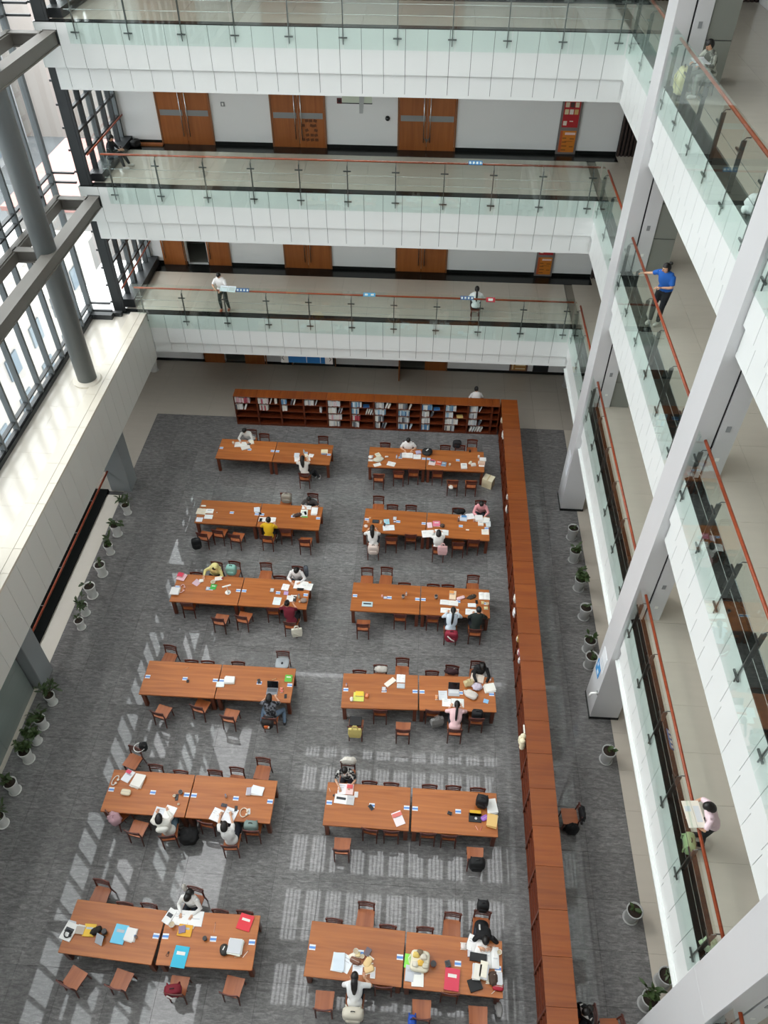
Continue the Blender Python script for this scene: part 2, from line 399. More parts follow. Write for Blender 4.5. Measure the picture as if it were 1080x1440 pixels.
for z in LV:
    a, b = UP[z]
    slab = struct('floor_gallery_back_%d' % n, B(-11.9, XR, YB + .35, YW, z - .3, z - .01).box(-11.9, XR, YB + .02, YB + .35, z - .02, z - .012).mesh('gallery_slab', M['grout_beige']))
    nx = 15; tx = (XR + 11.5) / nx; ty = (YW - .72 - YB - .3) / 3
    tm = B(.002, tx - .002, .002, ty - .002, -.01, .012).mesh('gallery_tile', M['beige_lit'])
    for i in range(nx):
        for j in range(3): put('tile', tm, slab, (-11.5 + i * tx, YB + .3 + j * ty, z))
    put('border_strip', B(-11.9, 6.9, YW - .7, YW, z - .01, z + .013).mesh('border_strip', M['black']), slab)
    struct('ceiling_back_%d' % n, B(-11.9, XR, YB + .06, YW, z - b, z - b + .08).mesh('ceiling_back', M['ceil']))
    slab = struct('floor_gallery_side_%d' % n, B(XR + .35, 10.5, 1.6, YW, z - .3, z - .01).box(XR + .02, XR + .35, 1.6, YW, z - .02, z - .012).mesh('gallery_slab_side', M['grout_beige']))
    ny = 24; ty = (YW - 1.6) / ny
    tm = B(.002, 1.098, .002, ty - .002, -.01, .012).mesh('gallery_tile_side', M['beige_lit'])
    for i in range(4):
        for j in range(ny): put('tile', tm, slab, (XR + .34 + 1.1 * i, 1.6 + j * ty, z))
    put('border_strip', B(XR + .02, XR + .33, 1.6, YB, z - .01, z + .013).mesh('border_strip_side', M['black']), slab)
    struct('ceiling_side_%d' % n, B(XR + .06, 10.5, 1.6, YW, z - b, z - b + .08).mesh('ceiling_side', M['ceil']))
    fascia(3 * n + 1, 'back', -11.85, XR, z)
    for k, (u0, u1) in enumerate(bays): fascia(3 * n + 2 + 100 * (k + 1), 'right', u0, u1, z)
    railing('back', -11.3, XR - .12, z, 'glass balustrade with red handrail along far gallery, %s level' % LN[z])
    for k, (u0, u1) in enumerate(bays):
        railing('right', u0 + .03, u1 - .03 - (.12 if k == 3 else 0), z, 'glass balustrade with red handrail along shelf-side gallery, %s level, %s bay' % (LN[z], ('first', 'second', 'third', 'corner')[k]))
    n += 1
# the fifth floor, above the frame, and the roof with its skylight strips
struct('floor_upper', MB().box(-11.9, XR, YB, YW, 18.1, 20).box(XR, 10.5, -3, YW, 18.1, 20).box(-13.2, XR, -3, -.35, 18.1, 20).mesh('upper_slab', M['panel']))
ZR = 27.2
mb = MB()
xs = [-13.3, -12.7, -11.0, -10.2, -7.0, -6.6, -3.4, -3.0, .2, .6, 3.8, 4.2, 7.0, 10.7]
def roof_open(x, y):
    return None
strips = [(1.6, 4.4), (6.0, 9.0), (10.2, 12.2), (13.4, 16.2), (17.2, 19.4), (22.3, 24.0), (24.6, 25.4)]
y = -3.2
for (a, b) in strips:
    mb.box(-10.6, 10.7, y, a, ZR, ZR + .4); mb.box(6.6, 10.7, a, b, ZR, ZR + .4); mb.box(-10.6, -7.0, a, b, ZR, ZR + .4); y = b
mb.box(-10.6, 10.7, y, YW + .2, ZR, ZR + .4)
mb.box(-13.3, -10.6, -3.2, 1, ZR, ZR + .4).box(-13.3, -10.6, 26.5, YW + .2, ZR, ZR + .4)
rf = struct('ceiling_roof', mb.mesh('roof', M['ceil']))
mb = MB()
for (a, b) in strips:
    for i in range(12): mb.box(-7.0 + i * 1.2, -6.74 + i * 1.2, a, b, ZR + .05, ZR + .35)
    for i in range(60): mb.box(-6.98 + i * .24, -6.92 + i * .24, a, b, ZR + .1, ZR + .2)
put('skylight_bars', mb.mesh('skylight_bars', M['ceil']), rf, kind='stuff')

# ---------------------------------------------------------------- window side: ledge, curtain wall, beams, columns
ledge = struct('floor_ledge', B(-13.3, -11.02, -3, 26.5, 2.96, 4.97).mesh('ledge_slab', M['joint']))
m1 = B(.002, .738, .003, 1.197, -.03, .0).mesh('ledge_tile', M['ledge'])
for j in range(20):
    for i in range(2): put('tile', m1, ledge, (-13.12 + .74 * i, 26.4 - 1.2 * (j + 1), 5.0))
m1 = B(0, .385, .004, 1.796, -.03, .05).mesh('cap_stone', M['cap'])
m2 = B(.4, .64, .004, .892, -.03, .05).mesh('cap_stone_inner', M['cap'])
for j in range(15): put('cap_stone', m1, ledge, (-11.63, 26.5 - 1.8 * (j + 1), 5.0))
for j in range(30): put('cap_stone', m2, ledge, (-11.63, 26.5 - .9 * (j + 1), 5.0))
fl_l = struct('trim_left', B(-11.06, -11.02, -3, 26.5, 2.96, 4.96).mesh('left_fascia_backing', M['joint']))
m1 = B(-11.02, -10.99, .006, .684, 2.96, 4.965).mesh('left_fascia_panel', M['lpanel'])
for j in range(40): put('panel', m1, fl_l, (0, 26.5 - .69 * (j + 1), 0))

win = struct('window_1', B(-13.16, -12.98, -3, 26.3, 5.0, 5.16).mesh('window_kerb', M['dark']))
XG = -13.1
mm = B(XG - .09, XG + .09, -.05, .05, 5.0, ZR).mesh('mullion', M['mull'])
Y0 = 26.3; MP = 1.042
for i in range(29): put('mullion', mm, win, (0, Y0 - .12 - MP * i, 0))
zs = []
for z in (5, 10, 15, 20, 25):
    zs += [z + .2, z + .52]
for z in zs: put('transom', B(XG - .07, XG + .07, -3, 26.3, z - .03, z + .03).mesh('transom', M['dark']), win)
lv = sorted([5.0] + zs + [ZR])
for a, b in zip(lv[:-1], lv[1:]):
    pm = B(XG - .006, XG + .006, .05, MP - .05, a, b).mesh('pane', M['win_glass'])
    for i in range(14 if b < 20 else 0): put('pane', pm, win, (0, Y0 - .12 - MP * (i + 1), 0))
put('pane_far', B(XG - .006, XG + .006, -3, Y0 - .12 - MP * 14, 5, 20.2).box(XG - .006, XG + .006, -3, 26.2, 20.2, ZR).mesh('pane_far', M['win_glass']), win)
# return glass wall between the curtain wall and the far gallery
w2 = struct('window_2', B(-13.1, -11.9, 26.2, 26.38, 5.0, 5.16).box(-13.1, -12.2, 25.95, 26.2, 5.0, 5.2).mesh('return_kerb', M['dark']))
put('mullion', B(-13.16, -13.04, 26.24, 26.36, 5, ZR).mesh('corner_mullion', M['mull']), w2)
pst = put('mullion', B(-12.30, -11.95, 26.56, 26.84, 5, ZR).mesh('thick_post', M['dark'], bevel=.01), w2)
sb = B(-12.39, -12.30, 26.6, 26.66, -.03, .03).mesh('post_bracket', M['dark'])
for i in range(17): put('bracket', sb, pst, (0, 0, 5.4 + .72 * i))
for z in zs[:8]:
    put('transom', B(-13.05, -12.27, 26.26, 26.34, z - .03, z + .03).mesh('return_transom', M['dark']), w2)
lv = sorted([5.16] + zs[:8] + [20.2])
for a, b in zip(lv[:-1], lv[1:]): put('pane', B(-13.04, -12.27, 26.29, 26.3, a, b).mesh('return_pane', M['win_glass']), w2)
# glazed end of the far gallery, one per floor
XS = -11.95
for k, z in enumerate((5, 10, 15)):
    we = struct('window_%d' % (k + 3), B(XS - .12, XS + .38, 26.95, YW, z - .01, z + (.26 if z > 5 else .34)).mesh('gallery_sill', M['dark']))
    for (y, wd, mt) in ((26.62, .1, 'dark'), (27.45, .09, 'dark'), (28.35, .24, 'mull'), (29.3, .12, 'dark'), (30.05, .12, 'dark'), (30.52, .12, 'mull')):
        put('mullion', B(XS - .1, XS + .08, y - wd / 2, y + wd / 2, z, z + 3.1).mesh('end_mullion', M[mt]), we)
    for i in range(1, 5 if z > 5 else 4):
        zz = z + (.26 + .74 * i if z > 5 else .34 + .85 * i)
        put('transom', B(XS - .06, XS + .06, 26.6, YW, zz - .04, zz + .04).mesh('end_transom', M['dark']), we)
    ys = [26.67, 27.4, 28.23, 29.24, 29.99, 30.46]
    for a, b in zip((26.67, 27.5, 28.47, 29.36, 30.11), (27.4, 28.23, 29.24, 29.99, 30.46)):
        put('pane', B(XS - .006, XS + .006, a, b, z + .26, z + 3.1).mesh('end_pane', M['win_glass']), we)
    hr = thing('end_handrail', 'red handrail along glazed end of far gallery, %s level' % LN[float(z)], 'handrail')
    hr.location = (XS + .2, 28.5, z + 1.05)
    put('rail', MB().tube([(0, -1.95, 0), (0, 2.0, 0)], .03, 8).mesh('end_rail', M['rail'], smooth=True), hr)
    for y in (-1.2, .0, 1.2): put('bracket', MB().tube([(-.14, y, -.06), (-.02, y, -.06), (0, y, 0)], .012, 5).mesh('rail_bracket', M['metal']), hr)
# steel frames that tie the columns to the curtain wall
def ibeam_y(x0, x1, y0, y1, zt, h, t=.035):
    xm = (x0 + x1) / 2
    return MB().box(x0, x1, y0, y1, zt - t, zt).box(xm - .03, xm + .16, y0, y1, zt - h + t, zt - t).box(x0, x1, y0, y1, zt - h, zt - h + t)
def ibeam_x(x0, x1, y0, y1, zt, h, t=.035):
    ym = (y0 + y1) / 2
    return MB().box(x0, x1, y0, y1, zt - t, zt).box(x0, x1, ym - .05, ym + .05, zt - h + t, zt - t).box(x0, x1, y0, y1, zt - h, zt - h + t)
for k, z in enumerate((9.9, 14.9, 19.9)):
    bm_ = thing('steel_beam_frame', 'taupe steel beam frame tying round columns to window wall, %s' % ('lower one', 'upper one', 'uppermost')[k], 'beam')
    bm_.location = (-11.65, 12, z); off = lambda mb: mb
    def lp(mb): mb.v = [(a + 11.65, b - 12, c - z) for a, b, c in mb.v]; return mb
    put('inner_beam', lp(ibeam_y(-11.85, -11.45, -3, 25.95, z, .40)).mesh('inner_beam', M['beam']), bm_)
    put('outer_beam', lp(ibeam_y(-13.0, -12.8, -3, 25.95, z, .40)).mesh('outer_beam', M['beam']), bm_)
    for y in (25.75, 21.95, 17.45, 12.95, 8.45, 3.95):
        put('cross_beam', lp(ibeam_x(-12.85, -11.8, y - .15, y + .15, z, .38)).mesh('cross_beam', M['beam']), bm_)
    put('end_plate', lp(B(-11.87, -11.43, 25.95, 25.98, z - .41, z + .01)).mesh('end_plate', M['dark']), bm_)
for k, y in enumerate((21.95, 12.95, 3.95)):
    c = struct('wall_column_%d' % (k + 1), MB().lathe([(.33, 5.0), (.33, ZR)], 28, (-11.83, y, 0)).mesh('round_column', M['column'], smooth=True))
    put('collar', MB().lathe([(.50, 5.0), (.50, 5.06), (.46, 5.10), (.34, 5.11)], 28, (-11.83, y, 0)).mesh('column_collar', M['cap']), c)
    x1 = -11.28 if k == 0 else -11.4
    put('lower_pier', MB().box(-12.1, x1, y - .45, y + .3, 0, 2.95).mesh('lower_pier', mat('8d9293', 0.42, var=0.04, scale=1), bevel=.02), c)
# recess below the ledge: balustrade over a dark void, then a long stone-clad wall
struct('wall_recess', MB().box(-14.2, -14.0, -3, 21.5, -.3, 2.96).mesh('recess_wall', M['pillar_dark']))
struct('trim_recess', B(-12.75, -12.2, 13.25, 21.5, -.02, .09).mesh('black_kerb', M['kerb']))
bal = thing('window_balustrade', 'glass balustrade with red handrail under window-side ledge', 'railing', (-12.72, 17.4, .09))
for i in range(5): put('glass_pane', B(-.006, .006, -4.05 + 1.64 * i, -2.45 + 1.64 * i, 0, 1.0).mesh('low_pane', M['rail_glass']), bal)
for i in range(6): put('post', MB().box(-.02, .02, -4.1 + 1.64 * i, -4.06 + 1.64 * i, 0, 1.0).box(-.02, .72, -4.09 + 1.64 * i, -4.07 + 1.64 * i, .93, .95).mesh('low_post', M['metal']), bal)
put('handrail', MB().tube([(.72, -4.1, .96), (.72, 4.1, .96)], .036, 10).mesh('low_rail', M['rail'], smooth=True), bal)
sw = struct('wall_stone', B(-12.3, -11.75, -3, 12.45, 0, 2.95).mesh('stone_wall_bed', M['joint']))
sm = B(-11.75, -11.73, .004, 2.056, 0, 1.47).mesh('stone_slab', M['glassy'])
for i in range(7):
    for r in range(2): put('slab', sm, sw, (0, 12.45 - 2.06 * (i + 1), 1.475 * r))

# ---------------------------------------------------------------- doors, signs and fittings of the back wall
def door_leaf(w_, x0, band, hside, mname='leaf'):
    pass
dcount = [0]
def double_door(x0, x1, z, band=True, leaves=((0, 0), (1, 0)), frame=True, patched=False, hinge=None):
    dcount[0] += 1
    w_ = (x1 - x0) / 2; h = 2.38
    d = struct('door_%d' % dcount[0], (MB().box(x0 - .05, x0, YW - .06, YW, z + .01, z + h + .05).box(x1, x1 + .05, YW - .06, YW, z + .01, z + h + .05).box(x0, x1, YW - .06, YW, z + h, z + h + .05)).mesh('door_frame', M['doorframe']))
    for (s, xo) in leaves:
        lx = x0 + s * w_ + xo
        yo = -.05 if abs(xo) > .01 else 0
        lf = put('leaf', B(lx + .008, lx + w_ - .008, YW - .045 + yo, YW - .005 + yo, z + .015, z + h).mesh('door_leaf', M['door']), d)
        if band: put('band', B(lx + .06, lx + w_ - .06, YW - .05 + yo, YW - .044 + yo, z + 1.05, z + 1.25).mesh('kick_band', mat('8d8f90', .35, .5)), lf)
        inner = (s == 0) ^ (abs(xo) > .01)
        hx = lx + (w_ - .12 if inner else .12)
        put('handle', MB().tube([(hx, YW - .10 + yo, z + .32), (hx, YW - .10 + yo, z + 2.2)], .018, 8).tube([(hx, YW - .04 + yo, z + .4), (hx, YW - .10 + yo, z + .4)], .012, 6).tube([(hx, YW - .04 + yo, z + 2.0), (hx, YW - .10 + yo, z + 2.0)], .012, 6).mesh('pull_handle', M['chrome'], smooth=True), lf)
    return d
for z in (15, 10):
    for (a, b) in ((-10.36, -8.4), (-6.06, -4.08), (-1.29, .8)): dd = double_door(a, b, z)
    if z == 10:                                     # old glue marks on the second door, a chain lock on the third
        d2 = [o for o in bpy.data.objects if o.name == 'door_5'][0]
        mb = MB(); random.seed(3)
        for i in range(5):
            for j in range(4):
                if random.random() < .75: mb.obox((-4.92 + .16 * j + random.uniform(-.03, .03), YW - .0465, 10.3 + .17 * i), (.13, .002, .10), (0, random.uniform(-.4, .4), 0))
        put('glue_marks', mb.mesh('glue_marks', mat('5e3213', .7)), d2, kind='stuff')
        put('chain_lock', MB().tube([(-.36, YW - .1, 10.5), (-.30, YW - .1, 10.42), (-.24, YW - .1, 10.44), (-.19, YW - .1, 10.41), (-.13, YW - .1, 10.5)], .016, 6).box(-.28, -.21, YW - .12, YW - .08, 10.34, 10.43).mesh('chain_lock', M['metal']), dd)
double_door(-10.34, -8.45, 5, False, ((0, -1.0), (1, 0)))
double_door(-6.05, -4.1, 5, False)
double_door(-1.3, .78, 5, False)
double_door(-10.35, -7.45, 0, False, ())
lw = bpy.data.objects['door_10']
for (a, b) in ((-10.4, -9.42), (-8.43, -7.5)): put('leaf', B(a, b, YW - .06, YW - .01, .01, 2.35).mesh('hall_leaf', M['door']), lw)
double_door(-6.15, -4.15, 0, False, ())
d12 = double_door(-1.05, 1.1, 0, False, ())
put('leaf', B(-1.1, -1.05, YW - 1.0, YW - .05, .01, 2.35).mesh('open_leaf', M['door']), d12)
put('leaf', B(.1, 1.08, YW - .04, YW + .02, .01, 2.35).mesh('shut_leaf', M['door']), d12)

def text(parent, s, size, loc, rot, m, name='lettering', ext=.002):
    c = bpy.data.curves.new(name, 'FONT'); c.body = s; c.size = size; c.align_x = 'CENTER'; c.align_y = 'CENTER'; c.extrude = ext
    tmp = bpy.data.objects.new(name, c); COL.objects.link(tmp)
    bpy.context.view_layer.update()
    me = bpy.data.meshes.new_from_object(tmp.evaluated_get(bpy.context.evaluated_depsgraph_get()))
    bpy.data.objects.remove(tmp); me.materials.clear(); me.materials.append(m)
    return put(name, me, parent, loc, tuple(rot), kind='stuff')
def fire_cabinet(z, x, label):
    t = thing('fire_cabinet', label, 'cabinet', (x, YW, z))
    put('cabinet_face', B(-.37, .37, -.06, 0, .02, 2.35).mesh('cabinet_face', mat('77706e', .5)), t)
    up_ = put('poster', B(-.29, .29, -.075, -.06, .98, 2.28).mesh('red_poster', mat('b01f26', .5)), t)
    put('header', B(-.25, .25, -.08, -.075, 2.03, 2.22).mesh('poster_header', mat('d9cfc6', .6)), up_)
    text(up_, '消火栓', .17, (0, -.083, 2.12), (math.pi / 2, 0, 0), mat('5a2c2c', .6))
    for i in range(3):
        for j in range(2):
            put('picture', B(-.25 + .175 * i, -.25 + .175 * i + .14, -.08, -.075, 1.43 + .24 * j, 1.6 + .24 * j).mesh('poster_picture', mat(('d8c9a0', 'e6e0d6', 'c7a86a', 'cfc0a6', '4a3030', 'd9cdb0')[i + 3 * j], .6)), up_)
    put('lines', MB().box(-.25, -.12, -.08, -.075, 1.05, 1.2).box(-.03, .1, -.08, -.075, 1.18, 1.21).mesh('poster_lines', mat('e6d6c8', .6)), up_, kind='stuff')
    lo = put('poster', B(-.29, .29, -.07, -.06, .1, .86).mesh('orange_poster', mat('c9781f', .55)), t)
    put('title', B(-.12, .26, -.075, -.07, .72, .8).mesh('poster_title', mat('e8c8c0', .6)), lo)
    put('margin', B(-.29, -.2, -.074, -.07, .1, .86).mesh('poster_margin', mat('b8562a', .6)), lo)
    put('lines', MB().box(-.19, -.05, -.075, -.07, .58, .62).box(.08, .24, -.075, -.07, .56, .6).box(-.19, -.03, -.075, -.07, .44, .48).box(-.1, .2, -.075, -.07, .48, .5).box(-.19, .0, -.075, -.07, .3, .34).box(.1, .24, -.075, -.07, .28, .32).box(-.19, -.02, -.075, -.07, .16, .2).mesh('poster_text_lines', mat('8a5218', .6)), lo, kind='stuff')
    return t
fire_cabinet(10, 5.0, 'grey fire cabinet with red and orange posters, middle far gallery')
fire_cabinet(5, 4.9, 'grey fire cabinet with red and orange posters, lowest far gallery')
t = thing('notice_board', 'orange notice framed in grey on ground-floor back wall', 'notice', (4.47, YW - .022, .16))
put('board', B(-.42, .42, -.03, 0, 0, 1.2).mesh('notice_frame', mat('6b5046', .5)), t)
put('sheet', B(-.34, .34, -.036, -.03, .05, 1.1).mesh('notice_sheet', mat('c08a4a', .6)), t)
put('lines', MB().box(-.3, -.24, -.04, -.036, .1, 1.05).box(-.15, .3, -.04, -.036, .12, .18).box(-.15, .3, -.04, -.036, .3, .36).box(-.15, .3, -.04, -.036, .5, .56).mesh('notice_lines', mat('e8d4b0', .6)), t, kind='stuff')
t = thing('air_grille', 'black air grille low on ground-floor back wall beside orange notice', 'grille', (5.5, YW, .14))
put('frame', B(-.36, .36, -.03, 0, 0, .42).mesh('grille_frame', M['dark']), t)
for i in range(5): put('slat', B(-.33, .33, -.04, -.03, .03 + .075 * i, .06 + .075 * i).mesh('grille_slat', M['slit']), t)
# hanging direction sign over the dark ground-floor doorway
t = thing('direction_sign', 'blue hanging sign with white arrow panels at both ends', 'sign', (-4.95, 27.6, 2.22))
put('board', B(-.78, .78, -.03, .03, 0, .5).mesh('sign_board', mat('2a77b8', .45)), t)
for sx in (-1, 1):
    p = put('arrow_panel', B(-.16, .16, -.032, .032, -.02, .5).mesh('arrow_panel', M['white']), t, (sx * .95, 0, 0))
    put('arrow', MB().tube([(-.1 * -sx, -.036, .22), (.1 * -sx * -1, -.036, .22)], .014, 5).tube([(sx * .03, -.036, .31), (sx * .1, -.036, .22), (sx * .03, -.036, .13)], .014, 5).mesh('arrow', M['dark']), p)
put('divider', B(-.012, .012, -.034, -.03, .02, .48).mesh('sign_divider', M['white']), t)
put('divider', B(.58, .6, -.034, -.03, .02, .48).mesh('sign_divider', M['white']), t)
for sx in (-.6, .6): put('hanger', MB().tube([(sx, 0, .5), (sx, 0, 1.15)], .012, 6).mesh('hanger', M['metal']), t)
t = thing('exit_sign', 'pale hanging sign with grey bracket between second and third upper doors', 'sign', (-2.7, 29.0, 12.1))
put('board', B(-.52, .52, -.02, .02, .02, .3).mesh('exit_board', mat('c9d2c0', .5)), t)
put('edge', B(-.53, .53, -.03, .03, 0, .03).mesh('exit_edge', M['dark']), t)
put('bracket', MB().add([(.08, -.05, 1.0), (.34, -.05, 1.0), (.2, -.05, -.3), (.08, -.05, -.3), (.08, .03, 1.0), (.34, .03, 1.0), (.2, .03, -.3), (.08, .03, -.3)], [(0, 3, 2, 1), (4, 5, 6, 7), (0, 1, 5, 4), (1, 2, 6, 5), (2, 3, 7, 6), (3, 0, 4, 7)]).mesh('exit_bracket', mat('a9acac', .4)), t)
t = thing('ceiling_camera', 'black round camera on white wall beside third upper door', 'camera', (-1.72, YW, 11.12))
put('base', MB().lathe([(.09, 0), (.09, .03)], 12).mesh('camera_base', M['dark']), t, (0, 0, 0), (math.pi / 2, 0, 0))
put('dome', MB().sup((0, -.06, 0), (.15, .12, .15), 1.0, 10, 6).mesh('camera_dome', M['screen_off'], True), t)
t = thing('alarm_box', 'small red and black alarm box high on white wall', 'alarm', (-3.5, YW, 11.6))
put('case', B(-.09, .09, -.05, 0, 0, .18).mesh('alarm_case', mat('5a1c1c', .4)), t)
put('button', B(-.045, .045, -.06, -.05, .045, .135).mesh('alarm_button', M['slit']), t)
t = thing('wall_socket', 'small grey switch plate on white wall beside first upper door', 'switch', (-7.87, YW, 11.4))
put('plate', B(-.075, .075, -.02, 0, 0, .15).mesh('socket_plate', M['pillar_dark']), t)
put('rocker', B(-.03, .03, -.028, -.02, .03, .12).mesh('socket_rocker', M['white']), t)
t = thing('plank', 'low brown plank lying against back wall by glazed corner', 'plank', (-10.85, YW - .2, 10.013))
put('board', B(-.5, .5, -.1, .1, 0, .06).mesh('plank_board', M['door']), t)
put('end_block', B(-.48, -.4, -.09, .09, .06, .1).mesh('plank_block', M['tleg']), t)
# little tags on the handrails
def tag(label, x, y, z, w_, col, side='back', dots=4, h=.14):
    t = thing('handrail_sign', label, 'sign', (x, y, z), 0 if side == 'back' else math.pi / 2)
    put('plate', MB().obox((0, 0, 0), (w_, .012, h), (-.75, 0, 0)).mesh('tag_plate', mat(col, .5)), t)
    for i in range(dots):
        put('character', MB().obox((-w_ / 2 + w_ * (i + .5) / dots, -.008, .006), (w_ / dots * .5, .006, h * .5), (-.75, 0, 0)).mesh('tag_character', M['white']), t)
tag('blue four-character sign on red handrail below third upper door', 1.45, 26.52, 11.14, .46, '2f7fc0')
tag('pale blue sign on red handrail, lowest far gallery', -2.15, 26.52, 6.15, .46, '4ba3d8', dots=2)
tag('dark blue four-character sign on red handrail beside ponytailed person', 1.56, 26.52, 6.15, .5, '2c5f9c')
tag('red sign hanging on red handrail, lowest far gallery', 2.45, 26.5, 6.12, .34, 'c8283c', dots=1, h=.18)
tag('dark blue sign on red handrail beside person holding papers', -7.02, 26.52, 6.16, .5, '2c5f9c')
tag('blue lettered sign behind glass on shelf-side handrail, lowest level', 5.69, 8.62, 5.95, .46, '3f6fa8', 'right')
# papers on the pillars' window faces
def poster(label, y0, y1, z0, z1, col, extra=None):
    t = thing('pillar_notice', label, 'notice', (5.56, (y0 + y1) / 2, z0))
    put('sheet', B(-.006, .008, -(y1 - y0) / 2, (y1 - y0) / 2, 0, z1 - z0).mesh('notice_sheet', mat(col, .6)), t)
    if extra:
        for k, (a, b, c, d, cc) in enumerate(extra): put('mark', B(-.009, -.005, a, b, c, d).mesh('notice_mark', mat(cc, .6)), t)
poster('white paper notice taped to second shelf-side pillar', 12.72, 13.2, 2.1, 2.85, 'e8ebee', [(-.18, .18, .12, .16, 'c5cad0'), (-.18, .18, .22, .26, 'c5cad0'), (-.18, .18, .32, .36, 'c5cad0')])
poster('bright blue sticker notice on second shelf-side pillar', 12.92, 13.32, 1.6, 2.1, '3f93d2', [(-.12, .02, .08, .22, 'e8f2fa'), (.04, .14, .28, .4, 'e8f2fa')])
poster('white paper notice on third shelf-side pillar', 21.72, 22.1, 1.6, 2.6, 'e4e6ea', [(-.14, .14, .2, .24, 'c5cad0'), (-.14, .14, .4, .44, 'c5cad0')])
t = thing('wall_bracket', 'white angled pipe fitting on third shelf-side pillar base', 'fitting', (5.57, 12.6, 1.35))
put('pipe', MB().tube([(.02, 0, 0), (-.18, 0, -.03), (-.22, 0, -.22)], .035, 8).mesh('pipe', M['white'], True), t)
put('flange', MB().lathe([(.07, 0), (.07, .02)], 10).mesh('flange', M['chrome']), t, (0, 0, 0), (0, -math.pi / 2, 0))

# ---------------------------------------------------------------- the city outside, far below the window wall
struct('ground', B(-420, -14.3, -220, 420, -16.2, -16).mesh('city_ground', mat('6e7173', .9, var=.5, scale=.11, name='hazy_city_ground')))
random.seed(11)
bl = [(-34, 46, 14, 22, 9, 'a29d98'), (-58, 60, 18, 14, 13, 'a8948e'), (-30, 74, 16, 16, 7, 'a8807a'), (-84, 52, 22, 20, 16, 'a5a4a2'), (-62, 92, 20, 18, 18, '9ea0a2'), (-36, 18, 16, 18, 6, '989a98'),
      (-60, 20, 16, 26, 10, 'a2a3a2'), (-100, 95, 26, 22, 24, 'a8abae'), (-44, 112, 20, 18, 16, 'a39b95'), (-90, 10, 26, 26, 14, '9c9fa1'), (-130, 60, 28, 30, 28, 'a6aaad'), (-78, 136, 30, 24, 26, 'a4a8aa')]  # distance haze is put into these pale, muted building colours
for k, (x, y, sx, sy, h, c) in enumerate(bl):
    t = thing('building', 'hazy %s block outside the window wall, %s out' % (('flat-roofed cream', 'pinkish', 'red-roofed', 'broad white', 'pale grey', 'low grey', 'long pale', 'tall bluish', 'beige', 'wide grey', 'tallest hazy', 'distant pale')[k], ('close', 'midway', 'close', 'far', 'midway', 'close', 'midway', 'far', 'midway', 'far', 'far', 'far')[k]), 'building', (x, y, -16))
    m_ = mat(c, .85)
    put('walls', B(-sx / 2, sx / 2, -sy / 2, sy / 2, 0, h).mesh('building_walls', mat('a19f9c', .85) if k == 2 else m_), t)
    put('roof', MB().box(-sx / 2 - .3, sx / 2 + .3, -sy / 2 - .3, sy / 2 + .3, h, h + .4).mesh('building_roof', m_), t)
    put('roof_hut', B(-2, 2, -2.5, 2.5, h + .4, h + 3).mesh('roof_hut', mat('cfcfcc', .85)), t, (sx * .15, sy * .2, 0))
    wm = B(0, .12, -.8, .8, 0, 1.5).mesh('building_window', mat('6f7b84', .3))
    for j in range(int(sy / 4)):
        for r in range(min(4, int(h / 3))): put('window', wm, t, (sx / 2, -sy / 2 + 2.2 + 4 * j, 1 + 3 * r))

